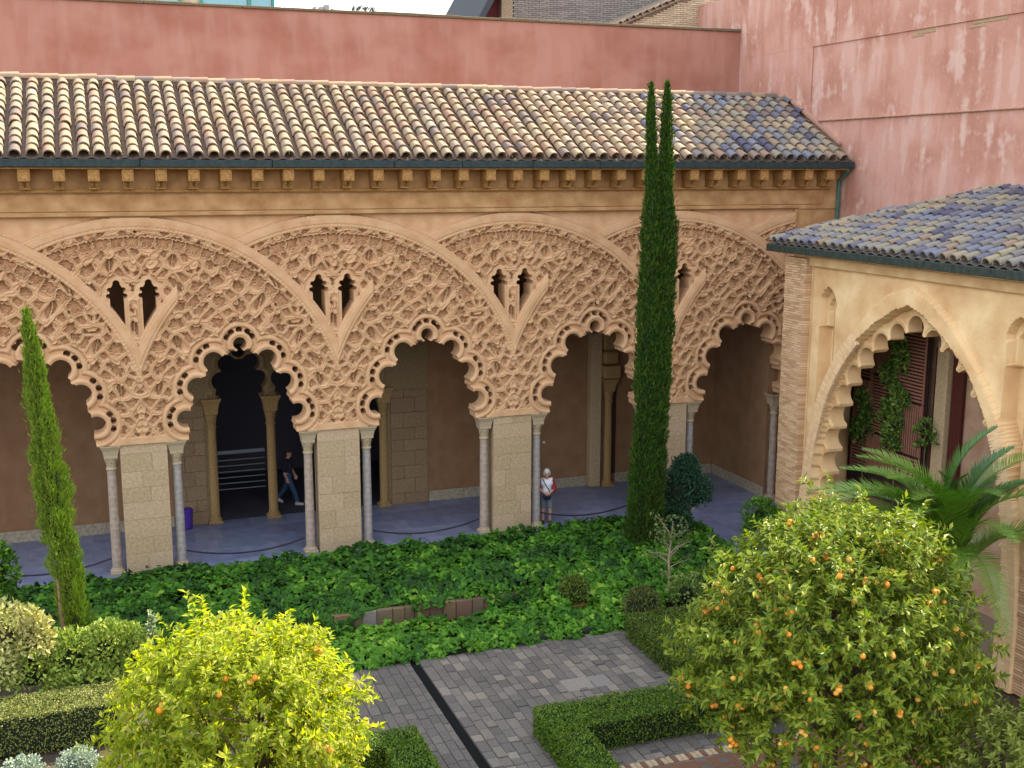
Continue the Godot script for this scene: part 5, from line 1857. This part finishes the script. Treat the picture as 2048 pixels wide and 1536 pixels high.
func build_people() -> void:
	var skin := M(lin(0.45, 0.24, 0.17), 0.6)
	var Wn := thing("person", "white haired person in white top and grey shorts standing by the third pier", "person", Vector3(1.22, 0, -0.42), deg_to_rad(-14))
	var V := func(x: float, y: float, z: float) -> Vector3: return Vector3(x, y, z)
	# body: looking down, hands held together at the waist
	var bo := [
		[V.call(-0.10, 0.06, 0.0), 0.045, V.call(-0.10, 0.44, 0.0), 0.055], [V.call(-0.10, 0.44, 0.0), 0.057, V.call(-0.09, 0.86, -0.01), 0.085],
		[V.call(0.10, 0.06, 0.04), 0.045, V.call(0.11, 0.44, 0.05), 0.055], [V.call(0.11, 0.44, 0.05), 0.057, V.call(0.09, 0.86, -0.01), 0.085],
		[V.call(-0.10, 0.05, -0.03), 0.04, V.call(-0.11, 0.03, 0.13), 0.03], [V.call(0.10, 0.05, 0.02), 0.04, V.call(0.13, 0.03, 0.17), 0.03],
		[V.call(-0.07, 0.88, -0.01), 0.125, V.call(0.07, 0.88, -0.01), 0.125], [V.call(0, 0.92, -0.01), 0.13, V.call(0, 1.16, 0.0), 0.13],
		[V.call(-0.07, 1.22, 0.0), 0.115, V.call(0.07, 1.22, 0.0), 0.115], [V.call(-0.14, 1.32, 0.0), 0.06, V.call(0.14, 1.32, 0.0), 0.06],
		[V.call(0, 1.33, 0.0), 0.055, V.call(0, 1.43, 0.03), 0.05],
		[V.call(-0.18, 1.30, 0), 0.052, V.call(-0.23, 1.03, 0.0), 0.042], [V.call(-0.23, 1.03, 0), 0.042, V.call(-0.07, 0.95, 0.19), 0.03],
		[V.call(0.18, 1.30, 0), 0.052, V.call(0.24, 1.03, 0.0), 0.042], [V.call(0.24, 1.03, 0), 0.042, V.call(0.08, 0.96, 0.19), 0.03]]
	hand(bo, V.call(-0.06, 0.945, 0.20), V.call(0.85, -0.1, 0.35).normalized(), V.call(0.2, 0.2, -0.9).normalized())
	hand(bo, V.call(0.07, 0.955, 0.20), V.call(-0.85, -0.15, 0.35).normalized(), V.call(-0.2, 0.2, -0.9).normalized())
	var bd := put("body", body(bo, 0.014, 0.03), skin, Wn)
	var hc := V.call(0.0, 1.52, 0.06)
	var head := [[hc + V.call(0, 0.02, -0.015), 0.088, hc + V.call(0, 0.03, 0.0), 0.088], [hc + V.call(0, -0.05, 0.03), 0.058, hc + V.call(0, -0.085, 0.045), 0.038],
		[hc + V.call(0, -0.005, 0.085), 0.013, hc + V.call(0, -0.03, 0.105), 0.015], [hc + V.call(-0.088, -0.01, 0), 0.018, hc + V.call(-0.09, -0.035, 0.0), 0.012], [hc + V.call(0.088, -0.01, 0), 0.018, hc + V.call(0.09, -0.035, 0.0), 0.012],
		[hc + V.call(-0.02, -0.062, 0.075), 0.01, hc + V.call(0.02, -0.062, 0.075), 0.01]]
	var hd := put("head", body(head, 0.006, 0.02), skin, Wn)
	var eyes := MB.new()
	for s in [-1, 1]: eyes.lathe([[0.0, -0.009], [0.009, 0.0], [0.0, 0.009]], 6, hc + V.call(0.032 * s, 0.0, 0.085))
	put("eyes", eyes.done(), M(lin(0.03, 0.02, 0.02), 0.4), hd)
	var hair := [[hc + V.call(0, 0.05, -0.02), 0.092, hc + V.call(0, 0.055, 0.01), 0.088], [hc + V.call(0, 0.0, -0.05), 0.085, hc + V.call(0, -0.05, -0.05), 0.07],
		[hc + V.call(-0.075, 0.02, -0.01), 0.04, hc + V.call(-0.08, -0.04, -0.01), 0.03], [hc + V.call(0.075, 0.02, -0.01), 0.04, hc + V.call(0.08, -0.04, -0.01), 0.03]]
	put("hair", body(hair, 0.008, 0.03), M(lin(0.52, 0.48, 0.42), 0.8), hd)
	var top := [[V.call(-0.07, 1.22, 0.0), 0.128, V.call(0.07, 1.22, 0.0), 0.128], [V.call(0, 0.95, 0), 0.145, V.call(0, 1.18, 0.0), 0.142], [V.call(-0.12, 1.33, 0.0), 0.062, V.call(0.12, 1.33, 0.0), 0.062]]
	put("white_top", body(top, 0.014, 0.05, func(p): return maxf(0.9 - p.y, p.y - 1.37 + 0.35 * maxf(0.0, 0.10 - absf(p.x)))), M(lin(0.62, 0.60, 0.62), 0.85), Wn)
	var sh := [[V.call(-0.10, 0.44, 0.0), 0.088, V.call(-0.085, 0.86, -0.01), 0.105], [V.call(0.11, 0.44, 0.05), 0.088, V.call(0.085, 0.86, -0.01), 0.105], [V.call(-0.07, 0.9, -0.01), 0.14, V.call(0.07, 0.9, -0.01), 0.14]]
	put("grey_shorts", body(sh, 0.014, 0.03, func(p): return maxf(0.46 - p.y, p.y - 0.97)), M(lin(0.11, 0.12, 0.135), 0.9), Wn)
	var pouch := [[V.call(-0.07, 0.85, 0.17), 0.055, V.call(0.07, 0.85, 0.17), 0.055], [V.call(-0.06, 0.79, 0.165), 0.045, V.call(0.06, 0.79, 0.165), 0.045]]
	put("waist_pouch", body(pouch, 0.01, 0.03), M(lin(0.012, 0.014, 0.03), 0.7), Wn)
	var st := MB.new()
	st.tube([V.call(-0.13, 1.37, 0.06), V.call(-0.05, 1.2, 0.155), V.call(0.05, 1.05, 0.165), V.call(0.1, 0.92, 0.14)], [0.014, 0.014, 0.014, 0.014], 5)
	put("strap", st.done(), M(lin(0.015, 0.015, 0.03), 0.8), Wn)
	var jk := [[V.call(0.19, 1.12, -0.03), 0.085, V.call(0.22, 1.02, 0.02), 0.095], [V.call(0.18, 1.30, 0), 0.06, V.call(0.235, 1.05, 0.0), 0.058], [V.call(-0.18, 1.30, 0), 0.06, V.call(-0.23, 1.05, 0.0), 0.055]]
	put("red_jacket", body(jk, 0.012, 0.03), M(lin(0.20, 0.022, 0.03), 0.9), Wn)
	for s in [[-0.10, -0.03, -0.11, 0.14], [0.10, 0.02, 0.13, 0.18]]:
		put("shoe", body([[V.call(s[0], 0.045, s[1]), 0.05, V.call(s[2], 0.035, s[3]), 0.045]], 0.01, 0.02, func(p): return -p.y + 0.002), M(lin(0.03, 0.028, 0.035), 0.6), Wn)
	# a visitor in the dark portal, walking right
	var Mn := thing("person", "dim figure in jeans and white shoes walking inside the dark portal", "person", Vector3(-5.62, 0, -4.9), deg_to_rad(65))
	var b2 := [
		[V.call(-0.09, 0.08, 0.30), 0.045, V.call(-0.10, 0.48, 0.20), 0.055], [V.call(-0.10, 0.48, 0.20), 0.058, V.call(-0.09, 0.9, 0.0), 0.085],
		[V.call(0.09, 0.16, -0.36), 0.045, V.call(0.10, 0.5, -0.12), 0.055], [V.call(0.10, 0.5, -0.12), 0.058, V.call(0.09, 0.9, 0.0), 0.085],
		[V.call(-0.07, 0.94, 0), 0.12, V.call(0.07, 0.94, 0), 0.12], [V.call(0, 0.98, 0), 0.125, V.call(0, 1.3, 0.0), 0.14], [V.call(-0.16, 1.42, 0), 0.06, V.call(0.16, 1.42, 0), 0.06], [V.call(0, 1.43, 0), 0.055, V.call(0, 1.54, 0.02), 0.052],
		[V.call(-0.2, 1.4, 0), 0.052, V.call(-0.25, 1.12, -0.06), 0.042], [V.call(-0.25, 1.12, -0.06), 0.042, V.call(-0.24, 0.88, 0.04), 0.03], [V.call(0.2, 1.4, 0), 0.052, V.call(0.25, 1.12, 0.04), 0.042], [V.call(0.25, 1.12, 0.04), 0.042, V.call(0.22, 0.9, 0.16), 0.03]]
	hand(b2, V.call(-0.24, 0.87, 0.04), V.call(0, -0.95, 0.2).normalized(), V.call(0.9, 0, 0.3).normalized())
	hand(b2, V.call(0.22, 0.89, 0.16), V.call(0, -0.95, 0.25).normalized(), V.call(-0.9, 0, 0.3).normalized())
	put("body", body(b2, 0.014, 0.03), skin, Mn)
	var h2 := V.call(0.0, 1.63, 0.03)
	var hd2 := put("head", body([[h2 + V.call(0, 0.02, -0.015), 0.088, h2 + V.call(0, 0.03, 0.0), 0.088], [h2 + V.call(0, -0.05, 0.03), 0.058, h2 + V.call(0, -0.085, 0.045), 0.038], [h2 + V.call(0, -0.005, 0.085), 0.013, h2 + V.call(0, -0.03, 0.105), 0.015]], 0.008, 0.02), skin, Mn)
	put("hair", body([[h2 + V.call(0, 0.05, -0.02), 0.092, h2 + V.call(0, 0.055, 0.0), 0.088], [h2 + V.call(0, 0.0, -0.05), 0.08, h2 + V.call(0, -0.03, -0.05), 0.07]], 0.01, 0.03), M(lin(0.03, 0.02, 0.015), 0.8), hd2)
	put("jeans", body([[V.call(-0.09, 0.14, 0.29), 0.062, V.call(-0.10, 0.48, 0.20), 0.072], [V.call(-0.10, 0.48, 0.20), 0.075, V.call(-0.085, 0.9, 0.0), 0.1], [V.call(0.09, 0.22, -0.34), 0.062, V.call(0.10, 0.5, -0.12), 0.072], [V.call(0.10, 0.5, -0.12), 0.075, V.call(0.085, 0.9, 0.0), 0.1], [V.call(-0.07, 0.95, 0), 0.13, V.call(0.07, 0.95, 0), 0.13]], 0.014, 0.03, func(p): return maxf(p.y - 1.02, 0.13 - p.y)), M(lin(0.03, 0.07, 0.13), 0.9), Mn)
	put("dark_shirt", body([[V.call(0, 1.02, 0), 0.14, V.call(0, 1.3, 0.0), 0.155], [V.call(-0.18, 1.42, 0), 0.07, V.call(0.18, 1.42, 0), 0.07], [V.call(-0.2, 1.4, 0), 0.065, V.call(-0.25, 1.12, -0.06), 0.056], [V.call(0.2, 1.4, 0), 0.065, V.call(0.25, 1.12, 0.04), 0.056]], 0.014, 0.04, func(p): return maxf(p.y - 1.49, 0.98 - p.y)), M(lin(0.02, 0.015, 0.03), 0.9), Mn)
	put("shoe", body([[V.call(-0.09, 0.06, 0.27), 0.055, V.call(-0.09, 0.045, 0.46), 0.045]], 0.01, 0.02, func(p): return -p.y + 0.002), M(lin(0.45, 0.44, 0.43), 0.7), Mn)
	put("shoe", body([[V.call(0.09, 0.15, -0.40), 0.055, V.call(0.09, 0.06, -0.24), 0.045]], 0.01, 0.02), M(lin(0.45, 0.44, 0.43), 0.7), Mn)

#@SMALL
func build_small_things() -> void:
	# ropes slung between the piers
	var rm := M(lin(0.03, 0.022, 0.035), 0.9)
	for k in 4:
		var x0 := -14.08 + 5 * k
		var x1 := x0 + 3.16
		var pts := []
		var rad := []
		for i in 17:
			var t := i / 16.0
			pts.append(Vector3(lerpf(x0, x1, t), 0.40 - 0.24 * (1 - pow(2 * t - 1, 2)), -0.24))
			rad.append(0.022)
		var b := MB.new()
		b.tube(pts, rad, 6)
		var r := thing("rope", ["barrier rope sagging in the bay at the left edge", "barrier rope sagging before the dark portal", "barrier rope in the bay left of the third pier", "barrier rope behind the tall cypress bay"][k], "rope", Vector3.ZERO, 0, "ropes slung between the arcade piers")
		put("cord", b.done(), rm, r)
		for e in [x0, x1]:
			var hk := MB.new()
			hk.tube([Vector3(e, 0.40, -0.24), Vector3(e + (0.03 if e == x1 else -0.03), 0.42, -0.22)], [0.03, 0.03], 8)
			put("hook", hk.done(), M(lin(0.25, 0.2, 0.1), 0.4), r)
	# metal railing behind the portal columns
	var R := thing("railing", "metal railing with pale horizontal bars in the dark portal", "railing")
	var mm := M(lin(0.13, 0.14, 0.165), 0.5)
	put("top_rail", box_mesh(Vector3(-7.82, 1.86, -4.52), Vector3(-6.35, 1.97, -4.46), 0.012), mm, R)
	for k in 6:
		put("bar", box_mesh(Vector3(-7.8, 1.66 - k * 0.18, -4.5), Vector3(-6.37, 1.69 - k * 0.18, -4.47), 0.006), mm, R)
	for x in [-7.82]:
		put("post", box_mesh(Vector3(x - 0.02, 0, -4.515), Vector3(x + 0.02, 1.86, -4.465), 0.006), mm, R)
	# purple bin
	var B := thing("bin", "purple plastic bin standing against the portal jamb", "bin", Vector3(-8.78, 0, -3.42))
	var b2 := MB.new()
	b2.lathe([[0.0, 0.012], [0.12, 0.012], [0.135, 0.04], [0.155, 0.5], [0.165, 0.52], [0.165, 0.55]], 14)
	var pm := M(lin(0.06, 0.022, 0.21), 0.5)
	put("tub", b2.done(), pm, B)
	b2 = MB.new()
	b2.lathe([[0.17, 0.552], [0.17, 0.575], [0.13, 0.61], [0.0, 0.62]], 14)
	put("lid", b2.done(), pm, B)
